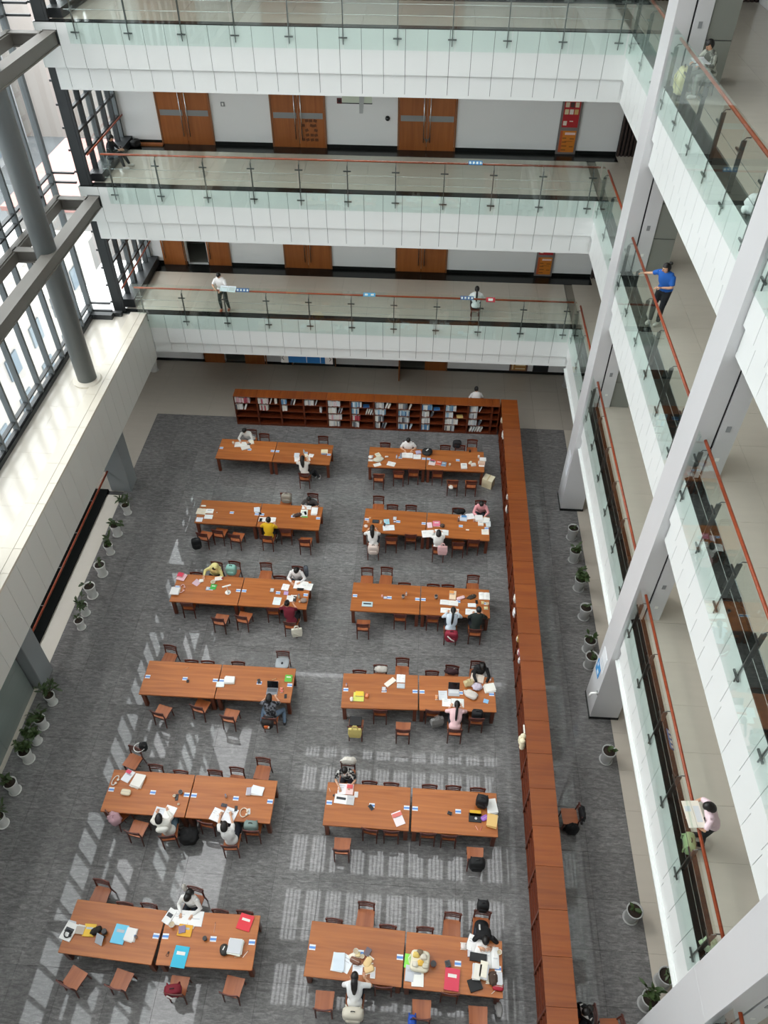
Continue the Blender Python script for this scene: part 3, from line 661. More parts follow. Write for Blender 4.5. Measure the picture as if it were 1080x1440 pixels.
# ---------------------------------------------------------------- measured places of chairs, things on tables and bags (metres)
CHAIRS={
 'L1':{
  'far':[(-6.97,24.67,0,1),(-6.41,24.45,0,0),(-3.96,24.44,0,0)],
  'near':[(-4.45,22.11,0,1)],
 },
 'R1':{
  'far':[(-1.38,24.19,0,0),(-0.44,24.32,0,1),(1.07,24.19,0,0),(1.67,24.23,0,0),(2.18,24.62,0,0)],
  'near':[(-1.53,22.23,0,0),(-0.76,22.48,0,0),(-0.17,22.62,0,0),(0.78,22.62,0,0),(1.38,22.06,0,0),(2.10,22.08,0,0)],
 },
 'L2':{
  'far':[(-4.98,20.98,-3,0),(-3.95,21.03,-3,1)],
  'near':[(-7.72,18.68,-10,0),(-7.19,18.87,-8,0),(-6.53,18.69,-8,0),(-5.35,18.71,-5,1),(-4.72,19.07,0,0),(-3.96,18.61,0,0)],
 },
 'R2':{
  'far':[(-1.44,21.05,0,0),(-0.89,20.62,0,0),(-0.19,20.64,0,0),(1.56,20.59,0,0),(2.42,21.05,0,1)],
  'near':[(-1.48,18.51,0,1),(-0.85,18.91,0,0),(-0.15,19.10,0,0),(0.86,18.56,0,1),(1.57,18.82,0,0),(2.12,18.99,0,0)],
 },
 'L3':{
  'far':[(-7.47,16.87,0,0),(-6.86,17.38,-8,1),(-6.25,17.45,-6,0),(-5.15,17.46,0,0),(-4.56,16.89,0,0),(-4.00,17.36,-4,1)],
  'near':[(-7.49,15.51,0,0),(-6.33,14.95,-6,0),(-5.59,15.09,-10,0),(-4.61,15.49,0,0),(-3.95,14.94,-4,1)],
 },
 'R3':{
  'far':[(-1.60,17.46,0,0),(-0.92,17.52,-4,0),(-0.28,16.86,0,0),(0.70,16.86,0,0),(1.20,16.87,0,0),(2.07,17.35,0,0)],
  'near':[(-1.57,15.02,0,0),(-0.37,15.49,0,0),(0.71,15.50,0,0),(1.30,14.96,0,1),(2.10,15.04,0,1)],
 },
 'L4':{
  'far':[(-7.59,13.83,-8,0),(-6.78,13.33,0,0),(-6.27,13.33,0,0),(-5.32,13.36,0,0),(-3.99,13.83,0,0)],
  'near':[(-7.40,11.44,-14,0),(-6.28,11.71,-14,0),(-5.30,11.44,-8,0),(-4.04,11.45,0,1)],
 },
 'R4':{
  'far':[(-1.52,13.29,0,0),(-0.89,13.52,0,0),(-0.21,13.82,0,0),(0.72,13.41,0,0),(1.35,13.64,-5,0),(2.13,13.85,-4,1)],
  'near':[(-1.49,11.33,0,0),(-0.80,11.93,0,0),(-0.09,11.33,0,0),(0.76,12.01,-4,0),(1.43,11.43,0,1),(2.07,11.83,0,0)],
 },
 'L5':{
  'far':[(-7.69,10.32,-18,0),(-6.97,9.84,-3,0),(-6.22,9.71,-3,0),(-5.27,9.78,-3,0),(-4.68,9.90,-4,0),(-3.99,10.23,-4,0)],
  'near':[(-7.81,8.34,-35,0),(-7.11,7.92,-10,0),(-6.15,7.88,10,1),(-5.23,8.29,-8,0),(-4.47,7.73,3,1),(-3.97,8.15,0,0)],
 },
 'R5':{
  'far':[(-1.59,10.27,0,1),(-0.94,9.73,0,0),(-0.34,9.72,0,0),(0.72,9.73,0,0),(1.37,9.74,0,0),(2.04,9.72,0,0)],
  'near':[(-1.55,7.81,0,0),(-0.85,8.38,-8,0),(-0.27,8.37,0,0),(0.70,8.37,0,0),(1.26,8.35,0,0),(1.96,7.78,0,0)],
 },
 'L6':{
  'far':[(-7.50,6.71,-8,0),(-6.75,6.22,-4,0),(-6.15,6.23,-4,0),(-5.09,6.68,-10,1),(-4.36,6.20,-4,0),(-3.75,6.21,-4,0)],
  'near':[(-7.65,4.36,-22,0),(-6.49,4.37,-12,0),(-5.07,4.33,-2,0),(-3.81,4.40,-8,0)],
 },
 'R6':{
  'far':[(-1.54,6.17,-3,0),(-0.78,6.60,-3,0),(-0.22,6.11,-2,0),(0.68,6.12,0,0),(1.36,6.49,-3,0),(2.09,6.58,-4,1)],
  'near':[(-1.61,4.24,0,0),(-0.90,4.23,0,1),(-0.26,4.77,0,0),(0.65,4.20,0,0),(1.29,4.73,-2,0),(1.95,4.15,0,0)],
 },
}
ITEMS={
 'L1':[
  (-7.56,23.76,'cup',0,0.09,0.09,0.12,'e8e4de','white paper cup'),
  (-7.25,23.75,'obook',5,0.5,0.3,0.03,'f0eee8','large open newspaper'),
  (-7.01,23.55,'stack',20,0.34,0.24,0.05,'e6e2da','untidy sheaf of printed papers'),
  (-6.92,23.78,'pouch',30,0.16,0.07,0.05,'3a3c38','dark pencil pouch'),
  (-6.84,23.92,'book',20,0.18,0.24,0.03,'efe9d8','cream workbook'),
  (-4.88,23.23,'stack',0,0.2,0.26,0.03,'d8dde2','pale printed handout pile'),
  (-4.84,23.00,'sheet',10,0.21,0.28,0.01,'f2f0ec','loose white worksheet'),
  (-4.61,23.39,'bottle',0,0.07,0.07,0.2,'b8c8d0','clear water bottle'),
  (-4.50,23.26,'book',20,0.13,0.19,0.02,'ece6d0','small cream notebook'),
  (-4.31,23.26,'sheet',-10,0.2,0.2,0.008,'f4f2f0','square white notepad'),
  (-4.39,23.04,'sheet',15,0.15,0.22,0.006,'efeae2','folded white leaflet'),
  (-3.80,23.52,'book',4,0.27,0.2,0.05,'f2e6c0','thick pale yellow book'),
  (-3.81,23.37,'book',0,0.2,0.06,0.02,'6f7f93','slim blue-grey case'),
 ],
 'R1':[
  (-1.91,23.30,'cloth',0,0.18,0.16,0.07,'eceae6','crumpled white paper bag'),
  (-1.87,23.13,'sheet',0,0.25,0.12,0.006,'e8e6e0','white envelope'),
  (-1.63,23.45,'book',30,0.2,0.24,0.03,'e9e0c6','cream textbook'),
  (-1.58,23.15,'cloth',20,0.4,0.26,0.1,'ddd6c2','heap of crumpled wrappers'),
  (-1.62,22.88,'sheet',25,0.3,0.18,0.008,'f0ede6','creased white sheet'),
  (-1.27,23.36,'pouch',10,0.15,0.07,0.05,'efe6d8','cream pencil pouch'),
  (-1.07,22.96,'obook',-15,0.32,0.24,0.02,'f5f3ee','open exercise book'),
  (-0.87,23.33,'bottle',0,0.07,0.07,0.18,'cfd6dc','small clear bottle'),
  (-0.71,23.38,'bottle',0,0.075,0.075,0.22,'9fb0bd','tall blue-grey bottle'),
  (-0.45,23.51,'obook',0,0.44,0.3,0.03,'f6f4f0','big open white book'),
  (-0.06,23.46,'sheet',0,0.3,0.28,0.01,'f3f1ee','white answer sheet'),
  (-0.02,23.73,'stack',10,0.2,0.2,0.04,'b8aecb','lilac booklet pile'),
  (0.34,23.71,'helmet',0,0.42,0.42,0.16,'1b1c1e','round black bag lying flat'),
  (0.55,23.12,'book',-10,0.26,0.26,0.02,'ead8d4','pale pink exam booklet'),
  (0.56,23.25,'book',-12,0.2,0.12,0.02,'d66f8c','pink folder'),
  (0.82,23.13,'book',-8,0.24,0.24,0.03,'e0684a','orange-red textbook'),
  (1.01,23.07,'book',-8,0.2,0.24,0.03,'7f98b4','blue-grey textbook'),
  (1.25,23.01,'cup',0,0.08,0.08,0.1,'f0e6cf','cream paper cup'),
  (1.81,22.99,'book',3,0.24,0.3,0.05,'f2efe8','white thick book'),
  (2.06,23.21,'pouch',60,0.2,0.09,0.06,'ece0c8','beige pencil pouch'),
  (2.19,23.10,'stack',10,0.2,0.16,0.05,'dcd2c8','small paper pile'),
  (2.40,23.55,'cup',0,0.08,0.08,0.12,'f1ede6','white cup at table end'),
  (2.57,23.46,'book',0,0.26,0.2,0.03,'f4f2ee','white notebook at table end'),
  (2.52,23.22,'stack',0,0.26,0.2,0.07,'e3bfa6','peach book stack'),
  (2.51,23.09,'sheet',0,0.22,0.12,0.01,'f6f3ee','white slip at table end'),
  (2.06,23.89,'mug',0,0.08,0.08,0.1,'1d1d1f','small black jar'),
 ],
 'L2':[
  (-7.98,19.85,'obook',-3,0.36,0.3,0.02,'e6dcc6','open cream reference book'),
  (-7.67,19.87,'book',0,0.28,0.22,0.03,'f3f1ec','wide white book'),
  (-7.65,19.58,'book',0,0.3,0.2,0.03,'e9ecea','pale notebook'),
  (-7.96,19.43,'sheet',0,0.24,0.22,0.01,'e4e8ee','pale blue worksheet'),
  (-7.96,20.12,'pouch',0,0.2,0.07,0.05,'f0efe9','white pencil pouch'),
  (-7.39,19.83,'mug',0,0.04,0.04,0.03,'f2f2ef','tiny white eraser'),
  (-5.92,20.04,'stack',10,0.22,0.26,0.05,'d9dfe6','stack of printed notes'),
  (-5.78,19.89,'phone',40,0.08,0.16,0.01,'56708e','blue phone'),
  (-5.70,19.55,'phone',0,0.1,0.17,0.02,'26303a','dark phone'),
  (-5.65,19.59,'sheet',0,0.24,0.22,0.008,'efeeea','white page beside yellow shirt'),
  (-5.33,19.58,'obook',0,0.36,0.26,0.02,'f5f3ee','open book in front of yellow shirt'),
  (-4.52,19.84,'cup',0,0.09,0.09,0.09,'9a8f8a','grey-brown cup'),
  (-4.37,19.85,'cloth',25,0.3,0.14,0.12,'4c3a36','brown crumpled pouch'),
  (-4.15,19.99,'book',3,0.26,0.36,0.02,'e9efe2','white and green workbook'),
  (-4.10,19.99,'phone',20,0.08,0.17,0.02,'1f2a22','black marker pen case'),
  (-4.10,19.81,'book',0,0.22,0.06,0.02,'79c05a','bright green booklet'),
  (-4.10,20.31,'obook',0,0.34,0.2,0.02,'f1f0ee','open book under grey shirt'),
  (-3.77,20.10,'stack',0,0.24,0.36,0.06,'f4f4f2','tall pile of white paper'),
 ],
 'R2':[
  (-1.47,19.75,'tablet',0,0.24,0.18,0.012,'2c3034','dark tablet'),
  (-1.69,19.91,'snack',0,0.1,0.08,0.04,'e0a06a','orange snack packet'),
  (-1.74,19.71,'snack',0,0.1,0.1,0.05,'d8a58a','peach snack packet'),
  (-1.80,19.47,'cloth',0,0.14,0.14,0.06,'e9d3c6','crumpled tissue'),
  (-1.26,19.72,'snack',0,0.1,0.16,0.05,'c9a07a','brown paper packet'),
  (-1.06,19.74,'book',10,0.2,0.26,0.03,'9fd0e0','sky blue exercise book'),
  (-0.97,19.45,'obook',8,0.42,0.26,0.02,'eff1f3','wide open white book'),
  (-1.13,19.55,'bottle',0,0.07,0.07,0.2,'394049','dark water flask'),
  (-0.77,19.94,'phone',0,0.12,0.17,0.02,'b9c4d6','pale blue card case'),
  (-0.76,19.76,'phone',0,0.1,0.06,0.03,'5d74a0','blue eraser box'),
  (0.52,19.67,'book',8,0.18,0.26,0.03,'f0d5dc','pale pink workbook'),
  (0.77,19.75,'book',3,0.26,0.26,0.04,'e77f9a','bright pink textbook'),
  (0.98,19.65,'cloth',0,0.16,0.16,0.1,'5c4a40','brown crumpled snack bag'),
  (0.47,19.25,'obook',8,0.44,0.34,0.02,'f4f3f0','spread-open white notebook'),
  (0.96,19.35,'obook',-2,0.5,0.26,0.02,'f3f4f2','broad open white book'),
  (0.65,19.23,'sheet',0,0.2,0.26,0.01,'eaf0ea','pale green sheet'),
  (1.57,19.96,'bottle',0,0.07,0.07,0.22,'8c6f66','brown drink bottle'),
  (1.76,20.10,'book',-4,0.26,0.26,0.03,'d9e2ee','pale blue textbook'),
  (1.78,20.17,'book',-4,0.18,0.1,0.03,'4d8ac0','blue card box'),
  (2.01,20.23,'obook',12,0.3,0.28,0.02,'f4f1f2','open white journal'),
  (2.15,19.98,'cup',0,0.08,0.08,0.12,'d5a89c','pink drink cup'),
  (2.34,20.12,'stack',6,0.3,0.28,0.07,'f0eeee','big pile of white notes'),
  (2.59,20.02,'stack',-10,0.24,0.26,0.08,'e4eaec','pale paper pile'),
  (2.39,19.88,'book',0,0.2,0.24,0.05,'efe6dc','cream book'),
  (2.66,19.86,'stack',0,0.16,0.3,0.06,'dfe5e8','narrow white pile'),
  (1.90,19.54,'sheet',0,0.12,0.06,0.006,'f3e6d8','small cream card'),
  (2.54,19.47,'sheet',0,0.26,0.26,0.012,'f6efe2','square cream pad'),
 ],
 'L3':[
  (-7.94,16.66,'stack',-10,0.3,0.3,0.04,'f0c4cc','pink and white magazine pile'),
  (-7.97,16.71,'book',-10,0.2,0.18,0.05,'e0405c','crimson booklet'),
  (-7.98,16.01,'stack',-3,0.3,0.32,0.08,'eee6d2','thick cream paper stack'),
  (-7.79,16.15,'cable',0,0.16,0.34,0.03,'e8b9b4','pink headphones'),
  (-7.36,16.46,'sheet',-30,0.24,0.24,0.01,'d8b8c4','pink printed page'),
  (-7.22,16.55,'stack',10,0.12,0.14,0.04,'f0eee8','small white note block'),
  (-6.80,16.49,'cup',0,0.16,0.16,0.06,'f2ede2','round white food bowl'),
  (-6.66,16.66,'stack',15,0.26,0.18,0.05,'f3ece6','white folded cloth papers'),
  (-6.75,16.30,'book',-3,0.2,0.22,0.02,'3fae4a','bright green book'),
  (-6.93,16.22,'phone',0,0.1,0.14,0.02,'8fb4dc','pale blue card'),
  (-6.21,16.10,'lamp',0,0.2,0.2,0.34,'f1efe9','white folding desk lamp'),
  (-6.52,16.67,'snack',0,0.08,0.08,0.06,'b02c34','red carton'),
  (-4.74,16.28,'phone',0,0.13,0.16,0.03,'a49a94','grey case'),
  (-4.31,16.45,'obook',-8,0.24,0.26,0.02,'f4f0ee','open white booklet'),
  (-4.25,16.19,'book',0,0.15,0.14,0.02,'c9a8d8','lilac notebook'),
  (-4.50,15.84,'sheet',-3,0.26,0.32,0.012,'e6efee','pale mint sheet'),
  (-3.80,16.57,'obook',-5,0.46,0.34,0.03,'f5f4f0','big open white atlas'),
  (-3.53,16.52,'sheet',-8,0.26,0.3,0.015,'f3f2ee','white sheet at table end'),
  (-3.79,16.38,'phone',0,0.24,0.1,0.03,'4a3a34','dark pencil tray'),
  (-3.97,15.96,'book',0,0.2,0.22,0.03,'35312f','black notebook'),
  (-3.97,16.08,'sheet',0,0.2,0.1,0.02,'f2f1ee','white slip by black notebook'),
  (-3.78,16.02,'bottle',0,0.09,0.09,0.2,'c9b79a','beige drink bottle'),
  (-3.60,15.89,'cloth',0,0.2,0.18,0.1,'9a8a80','crumpled brown bag'),
  (-3.74,15.83,'cup',0,0.06,0.06,0.06,'f3ede0','small white cup'),
  (-4.08,15.95,'sheet',0,0.22,0.26,0.012,'eeece8','white page under maroon sleeve'),
 ],
 'R3':[
  (-1.48,15.89,'tablet',0,0.36,0.2,0.03,'bcd0d4','pale keyboard case'),
  (-1.01,16.27,'snack',0,0.06,0.1,0.05,'e8a8a8','pink eraser'),
  (-0.90,16.21,'phone',0,0.12,0.1,0.02,'7f95c8','blue card box'),
  (-0.30,16.24,'mug',0,0.11,0.11,0.14,'b5b0ae','grey cup'),
  (-0.20,16.36,'bottle',0,0.06,0.06,0.18,'e6dcd8','white squeeze bottle'),
  (0.80,16.30,'mug',0,0.12,0.12,0.14,'a9a39e','grey metal cup'),
  (1.36,16.45,'book',-4,0.22,0.36,0.04,'f0d8b8','orange and white book'),
  (1.32,16.52,'book',-4,0.15,0.12,0.06,'e8a05a','orange booklet'),
  (1.63,16.34,'pouch',25,0.3,0.12,0.07,'f0c8cc','pink pencil pouch'),
  (2.00,16.42,'cloth',30,0.3,0.16,0.06,'3a332c','black and white scarf'),
  (2.42,16.49,'obook',0,0.36,0.3,0.03,'f2f1ec','open white textbook'),
  (1.24,16.13,'obook',-4,0.6,0.2,0.03,'f1f0ec','long open newspaper'),
  (1.26,15.80,'obook',-2,0.6,0.2,0.02,'f6f5f0','open notebook before ponytail'),
  (1.98,16.08,'stack',0,0.28,0.16,0.03,'eef0f2','white print-out with diagram'),
  (1.97,15.79,'obook',-4,0.38,0.24,0.02,'f3f3f0','open notebook before dark shirt'),
  (2.16,16.22,'phone',5,0.08,0.16,0.02,'2c2320','black phone'),
  (2.36,16.19,'snack',0,0.12,0.12,0.06,'d8c48a','yellow snack bag'),
  (2.50,16.12,'cup',0,0.1,0.1,0.1,'eee0c0','cream cup'),
  (2.46,15.97,'snack',0,0.16,0.12,0.06,'d8cf9a','pale yellow packet'),
 ],
 'L4':[
  (-6.73,12.59,'phone',10,0.08,0.1,0.03,'4a2f26','small brown box'),
  (-6.89,13.03,'pen',-50,0.02,0.2,0.01,'d8b089','wooden pencil'),
  (-5.46,12.68,'stack',2,0.34,0.26,0.08,'f1f3f1','thick white paper pile'),
  (-5.71,12.53,'book',2,0.24,0.18,0.04,'eaf0ec','white hardback'),
  (-4.56,12.72,'phone',20,0.09,0.16,0.03,'4d4a48','dark phone'),
  (-4.05,12.70,'pouch',8,0.22,0.1,0.06,'f0b8a4','pink pencil pouch'),
  (-4.10,12.83,'pen',-70,0.02,0.16,0.01,'dcc89a','yellow pen'),
  (-3.67,12.88,'book',0,0.22,0.24,0.03,'64b63c','bright green workbook'),
  (-4.10,12.40,'laptop',0,0.34,0.24,0.02,'3a3c42','open laptop'),
  (-3.83,12.50,'snack',0,0.1,0.1,0.05,'e88a72','coral round box'),
  (-3.80,12.41,'snack',0,0.1,0.1,0.05,'d8705c','red round tin'),
  (-3.67,12.26,'phone',8,0.08,0.15,0.012,'16181c','black phone'),
 ],
 'R4':[
  (-1.87,12.74,'bottle',0,0.06,0.06,0.14,'e6b8b0','pink bottle'),
  (-1.47,12.37,'book',0,0.32,0.3,0.03,'d8dc6a','yellow and green picture book'),
  (-1.45,12.45,'book',0,0.24,0.16,0.05,'f0cc40','yellow booklet'),
  (-1.22,12.42,'pouch',80,0.14,0.1,0.07,'e8824a','orange pouch'),
  (-1.67,12.27,'cloth',0,0.1,0.16,0.07,'e8ddd0','crumpled tissue'),
  (-0.73,12.69,'phone',0,0.13,0.15,0.03,'8f7a84','mauve case'),
  (-0.55,12.94,'book',-45,0.16,0.36,0.03,'efe6d8','slanted cream magazine'),
  (-0.23,13.10,'obook',0,0.26,0.28,0.02,'f3f2f0','open white workbook'),
  (-0.22,12.83,'book',0,0.24,0.16,0.03,'c9cfd4','silver grey notebook'),
  (0.87,12.49,'snack',0,0.09,0.16,0.06,'e8a068','orange carton'),
  (1.06,12.59,'sheet',3,0.26,0.32,0.015,'dfe3e6','pale grey sheet'),
  (1.39,12.70,'laptop',0,0.34,0.24,0.02,'1f2226','black-screened laptop'),
  (1.17,12.35,'sheet',0,0.26,0.26,0.012,'f4f5f0','white paper left of ponytail'),
  (1.50,12.36,'obook',0,0.38,0.28,0.02,'eef2ee','open notebook before pink top'),
  (1.83,13.02,'tote',20,0.3,0.2,0.2,'d8c89a','khaki paper bag'),
  (2.11,13.26,'obook',-12,0.4,0.28,0.03,'e8d8c8','open illustrated magazine'),
  (2.09,12.92,'cloth',0,0.3,0.26,0.14,'cfc4d4','lilac plastic bag'),
  (1.90,12.64,'cloth',-25,0.42,0.26,0.12,'d8d0c8','clear crumpled plastic bag'),
  (2.48,12.92,'stack',15,0.34,0.3,0.05,'f1efe6','loose white sheet pile'),
  (2.35,12.47,'book',-15,0.15,0.13,0.02,'8fc0e8','sky blue booklet'),
  (2.51,13.19,'bottle',0,0.06,0.06,0.14,'e8c8b8','pale pink bottle'),
 ],
 'L5':[
  (-7.96,9.32,'cable',-20,0.14,0.28,0.04,'e6ded4','white charger and cable'),
  (-7.65,9.47,'book',-22,0.24,0.34,0.03,'eef0f4','white magazine'),
  (-7.66,9.59,'book',-20,0.15,0.1,0.045,'e0506c','crimson leaflet'),
  (-7.33,9.34,'stack',-12,0.3,0.4,0.09,'f3efe8','thick white paper stack'),
  (-7.56,8.99,'pouch',-5,0.28,0.17,0.1,'e9ddc0','round cream pencil case'),
  (-6.07,9.09,'mug',0,0.12,0.12,0.09,'7d7f84','grey tin'),
  (-6.15,8.96,'phone',8,0.08,0.18,0.015,'191b1e','black phone'),
  (-6.22,8.98,'cup',0,0.08,0.08,0.06,'efece4','white lid'),
  (-6.05,8.76,'cup',0,0.06,0.06,0.05,'f0ebe0','small white cap'),
  (-6.52,8.51,'sheet',-8,0.26,0.3,0.02,'e1e4ea','pale grey workbook'),
  (-6.25,8.53,'obook',-14,0.3,0.36,0.02,'f6f4f2','open white notebook'),
  (-4.81,9.05,'bottle',60,0.06,0.06,0.18,'c9b8b4','pink pen bottle'),
  (-4.82,8.82,'phone',-10,0.16,0.09,0.02,'4d4668','purple card wallet'),
  (-4.22,9.23,'stack',5,0.12,0.22,0.06,'b8b4c0','grey card pile'),
  (-3.99,9.26,'stack',-5,0.36,0.26,0.05,'edf0f6','white papers in plastic sleeve'),
  (-4.97,8.55,'obook',-18,0.28,0.34,0.02,'f4f3f2','open white book'),
  (-4.61,8.56,'sheet',-15,0.34,0.4,0.02,'f0f2f6','white exam paper'),
  (-4.48,8.75,'phone',5,0.08,0.15,0.015,'15171a','black phone by exam paper'),
  (-4.25,8.65,'cable',0,0.2,0.24,0.02,'eadcc8','cream cable loop'),
  (-4.12,8.69,'phone',10,0.08,0.16,0.02,'efefec','white power bank'),
 ],
 'R5':[
  (-2.02,9.44,'pen',20,0.02,0.12,0.01,'e8dcd0','white pen'),
  (-1.68,9.48,'sheet',0,0.24,0.3,0.015,'f1eef2','white handout'),
  (-1.47,9.48,'book',-3,0.2,0.3,0.025,'f0d0cc','white and red textbook'),
  (-1.47,9.54,'book',-3,0.15,0.1,0.03,'e05a5c','red leaflet'),
  (-1.68,9.19,'tablet',-5,0.36,0.26,0.015,'f0efec','white keyboard tablet'),
  (-1.42,9.17,'book',-3,0.2,0.26,0.03,'c8c6c6','grey notebook'),
  (-1.28,9.34,'phone',0,0.1,0.16,0.02,'f2ece8','white card case'),
  (-1.89,9.27,'mug',0,0.05,0.05,0.05,'4a4a4c','black bottle cap'),
  (-0.85,9.01,'phone',40,0.1,0.16,0.03,'4a4e54','dark eraser box'),
  (-0.10,8.75,'book',25,0.26,0.38,0.02,'f3e8ea','white and red magazine'),
  (-0.14,8.84,'book',25,0.26,0.1,0.024,'e07a70','salmon leaflet'),
  (1.27,8.98,'phone',-20,0.12,0.08,0.04,'3a3f46','black eraser'),
  (2.13,9.28,'bag',-10,0.34,0.26,0.42,'17181a','black soft bag'),
  (2.07,9.25,'phone',0,0.09,0.12,0.2,'e9e9e6','white tag card'),
  (1.95,8.90,'laptop0',-2,0.34,0.24,0.03,'1d1f22','closed black laptop with round emblem'),
  (1.96,9.02,'book',0,0.3,0.16,0.03,'e8b82c','yellow book'),
  (2.20,8.90,'pouch',30,0.2,0.14,0.07,'a06ac8','purple pouch'),
  (2.41,9.22,'stack',8,0.26,0.46,0.08,'f0f2f2','white paper pile'),
  (2.40,8.82,'stack',-6,0.28,0.36,0.1,'e8c078','yellow-orange book stack'),
  (1.98,8.64,'pen',30,0.02,0.16,0.01,'e8a898','pink pen'),
  (2.10,8.62,'pen',-25,0.02,0.16,0.01,'e07a70','red pen'),
 ],
 'L6':[
  (-7.91,5.49,'tablet',-15,0.3,0.4,0.04,'e9e9e6','white box file'),
  (-7.91,5.43,'cable',0,0.16,0.16,0.05,'16181a','black round headphones'),
  (-7.92,5.67,'sheet',-10,0.2,0.14,0.01,'c8ccd0','grey slip'),
  (-7.65,5.55,'stack',-5,0.22,0.2,0.05,'b8aca0','patterned card pile'),
  (-7.43,5.55,'book',0,0.28,0.28,0.03,'e8bc3a','yellow textbook'),
  (-7.24,5.54,'cloth',30,0.26,0.16,0.14,'26221e','black umbrella pouch'),
  (-7.03,5.52,'mug',0,0.13,0.13,0.14,'23262a','black camera lens jar'),
  (-7.09,5.34,'phonestand',-20,0.2,0.3,0.2,'b8c0c8','grey tablet on stand'),
  (-6.67,5.51,'book',-6,0.32,0.42,0.04,'6cc4e4','sky blue folder'),
  (-6.42,5.51,'stack',-6,0.28,0.34,0.05,'e8e6e4','white printed sheaf'),
  (-6.26,5.47,'bottle',0,0.07,0.07,0.15,'a8a4a0','grey bottle'),
  (-5.58,5.98,'tablet',-25,0.2,0.36,0.03,'edecea','white paper box with black bar'),
  (-5.12,5.97,'obook',0,0.74,0.34,0.02,'f6f5f3','broad open white sketchbook'),
  (-5.45,5.78,'cup',0,0.15,0.15,0.14,'f1efec','round white cup'),
  (-5.12,5.69,'book',-3,0.34,0.26,0.03,'e8ac2c','orange-yellow workbook'),
  (-5.19,5.70,'book',15,0.16,0.16,0.035,'8f7a96','purple booklet'),
  (-5.01,5.80,'sheet',-10,0.2,0.1,0.02,'e0cfc4','beige slip'),
  (-4.59,5.53,'mug',0,0.11,0.11,0.1,'3a3d44','dark cup'),
  (-4.42,5.81,'pen',3,0.02,0.24,0.01,'d8a890','wooden pencil'),
  (-3.70,5.96,'book',-12,0.34,0.36,0.03,'e0303e','red hardback with white label'),
  (-4.08,5.32,'helmet',15,0.2,0.26,0.12,'26241f','black round pencil bowl'),
  (-3.83,5.40,'stack',-3,0.36,0.36,0.12,'eef0e2','white book stack with green leaf cover'),
  (-3.56,5.28,'pen',-35,0.03,0.2,0.015,'f0ece6','white pen'),
  (-3.72,5.21,'pen',-80,0.02,0.2,0.01,'d8bc98','yellow pen'),
  (-5.10,5.12,'book',-4,0.34,0.46,0.02,'34b8d8','turquoise notebook'),
  (-5.41,5.14,'key',0,0.1,0.12,0.02,'3a1f16','small dark key ring'),
 ],
 'R6':[
  (-1.36,5.23,'stack',-3,0.32,0.42,0.04,'d8e4ee','pale blue sheet pile'),
  (-1.16,5.22,'sheet',-25,0.26,0.36,0.02,'edf2f6','white sheet askew'),
  (-1.02,5.38,'snack',30,0.2,0.14,0.06,'ece4d4','white snack packet'),
  (-0.95,5.48,'cup',0,0.13,0.13,0.1,'e9e4dc','white cup'),
  (-0.90,5.42,'snack',0,0.14,0.14,0.08,'e6d3a0','yellow snack packet'),
  (-0.95,5.28,'pouch',-20,0.26,0.14,0.1,'7a4f3c','brown pencil pouch'),
  (-0.79,5.38,'cup',0,0.1,0.1,0.1,'f0e8d8','cream cup'),
  (-0.67,5.49,'book',-25,0.13,0.18,0.07,'6a6068','grey boxed card set'),
  (-0.65,5.28,'snack',-30,0.2,0.28,0.07,'e8c890','beige bread packet'),
  (-0.61,5.14,'snack',20,0.28,0.2,0.06,'e6c690','beige bread roll packet'),
  (-0.52,5.07,'phone',0,0.12,0.24,0.02,'f2f0ec','white phone'),
  (-0.88,5.11,'sheet',0,0.24,0.2,0.02,'eef2f8','pale sheet by long hair'),
  (0.28,5.37,'book',-4,0.14,0.3,0.02,'8fe05a','bright lime booklet'),
  (0.57,5.36,'cratebag',-5,0.46,0.46,0.2,'e6dfc8','cream tray heaped with packets'),
  (0.34,5.11,'book',-4,0.2,0.34,0.03,'c8ccd4','grey illustrated card'),
  (0.53,5.06,'book',0,0.28,0.42,0.025,'f4f4ee','white framed sheet'),
  (0.89,5.32,'mug',0,0.15,0.15,0.12,'7a4a4a','maroon round tin'),
  (1.23,5.36,'phone',15,0.12,0.14,0.06,'4a5058','dark box'),
  (1.33,5.04,'book',-5,0.34,0.46,0.05,'d84058','crimson and white textbook'),
  (1.92,5.81,'obook',-20,0.46,0.36,0.02,'f4f3f0','open white book under black shirt'),
  (1.60,5.76,'snack',0,0.16,0.16,0.06,'e6ddd8','crumpled tissue'),
  (1.75,5.61,'phone',0,0.1,0.14,0.04,'c8c0cc','pale eraser box'),
  (1.95,5.54,'laptop0',-5,0.4,0.18,0.06,'191a1c','black pencil tray'),
  (2.27,5.56,'obook',0,0.34,0.46,0.03,'f2f2f0','open white ledger'),
  (2.45,5.67,'cup',0,0.12,0.12,0.1,'f1ede6','white cup at table end'),
  (1.90,5.22,'stack',-5,0.18,0.34,0.16,'ece8dc','upright cream books'),
  (2.07,5.25,'stack',-15,0.2,0.36,0.16,'f0ead8','second cream book pile'),
  (1.86,4.97,'laptop0',20,0.3,0.26,0.06,'141517','black leather case'),
  (2.17,5.10,'snack',0,0.14,0.2,0.06,'ece4d0','cream packet'),
  (2.29,5.11,'cloth',0,0.2,0.3,0.16,'4a3a30','dark patterned pouch'),
  (2.42,5.11,'stack',0,0.14,0.3,0.12,'b09a80','brown book pile'),
  (2.39,4.95,'pouch',-5,0.26,0.16,0.1,'b01c34','crimson pouch'),
  (2.32,4.88,'pen',-50,0.03,0.22,0.02,'f0e4d8','white pen'),
 ],
}
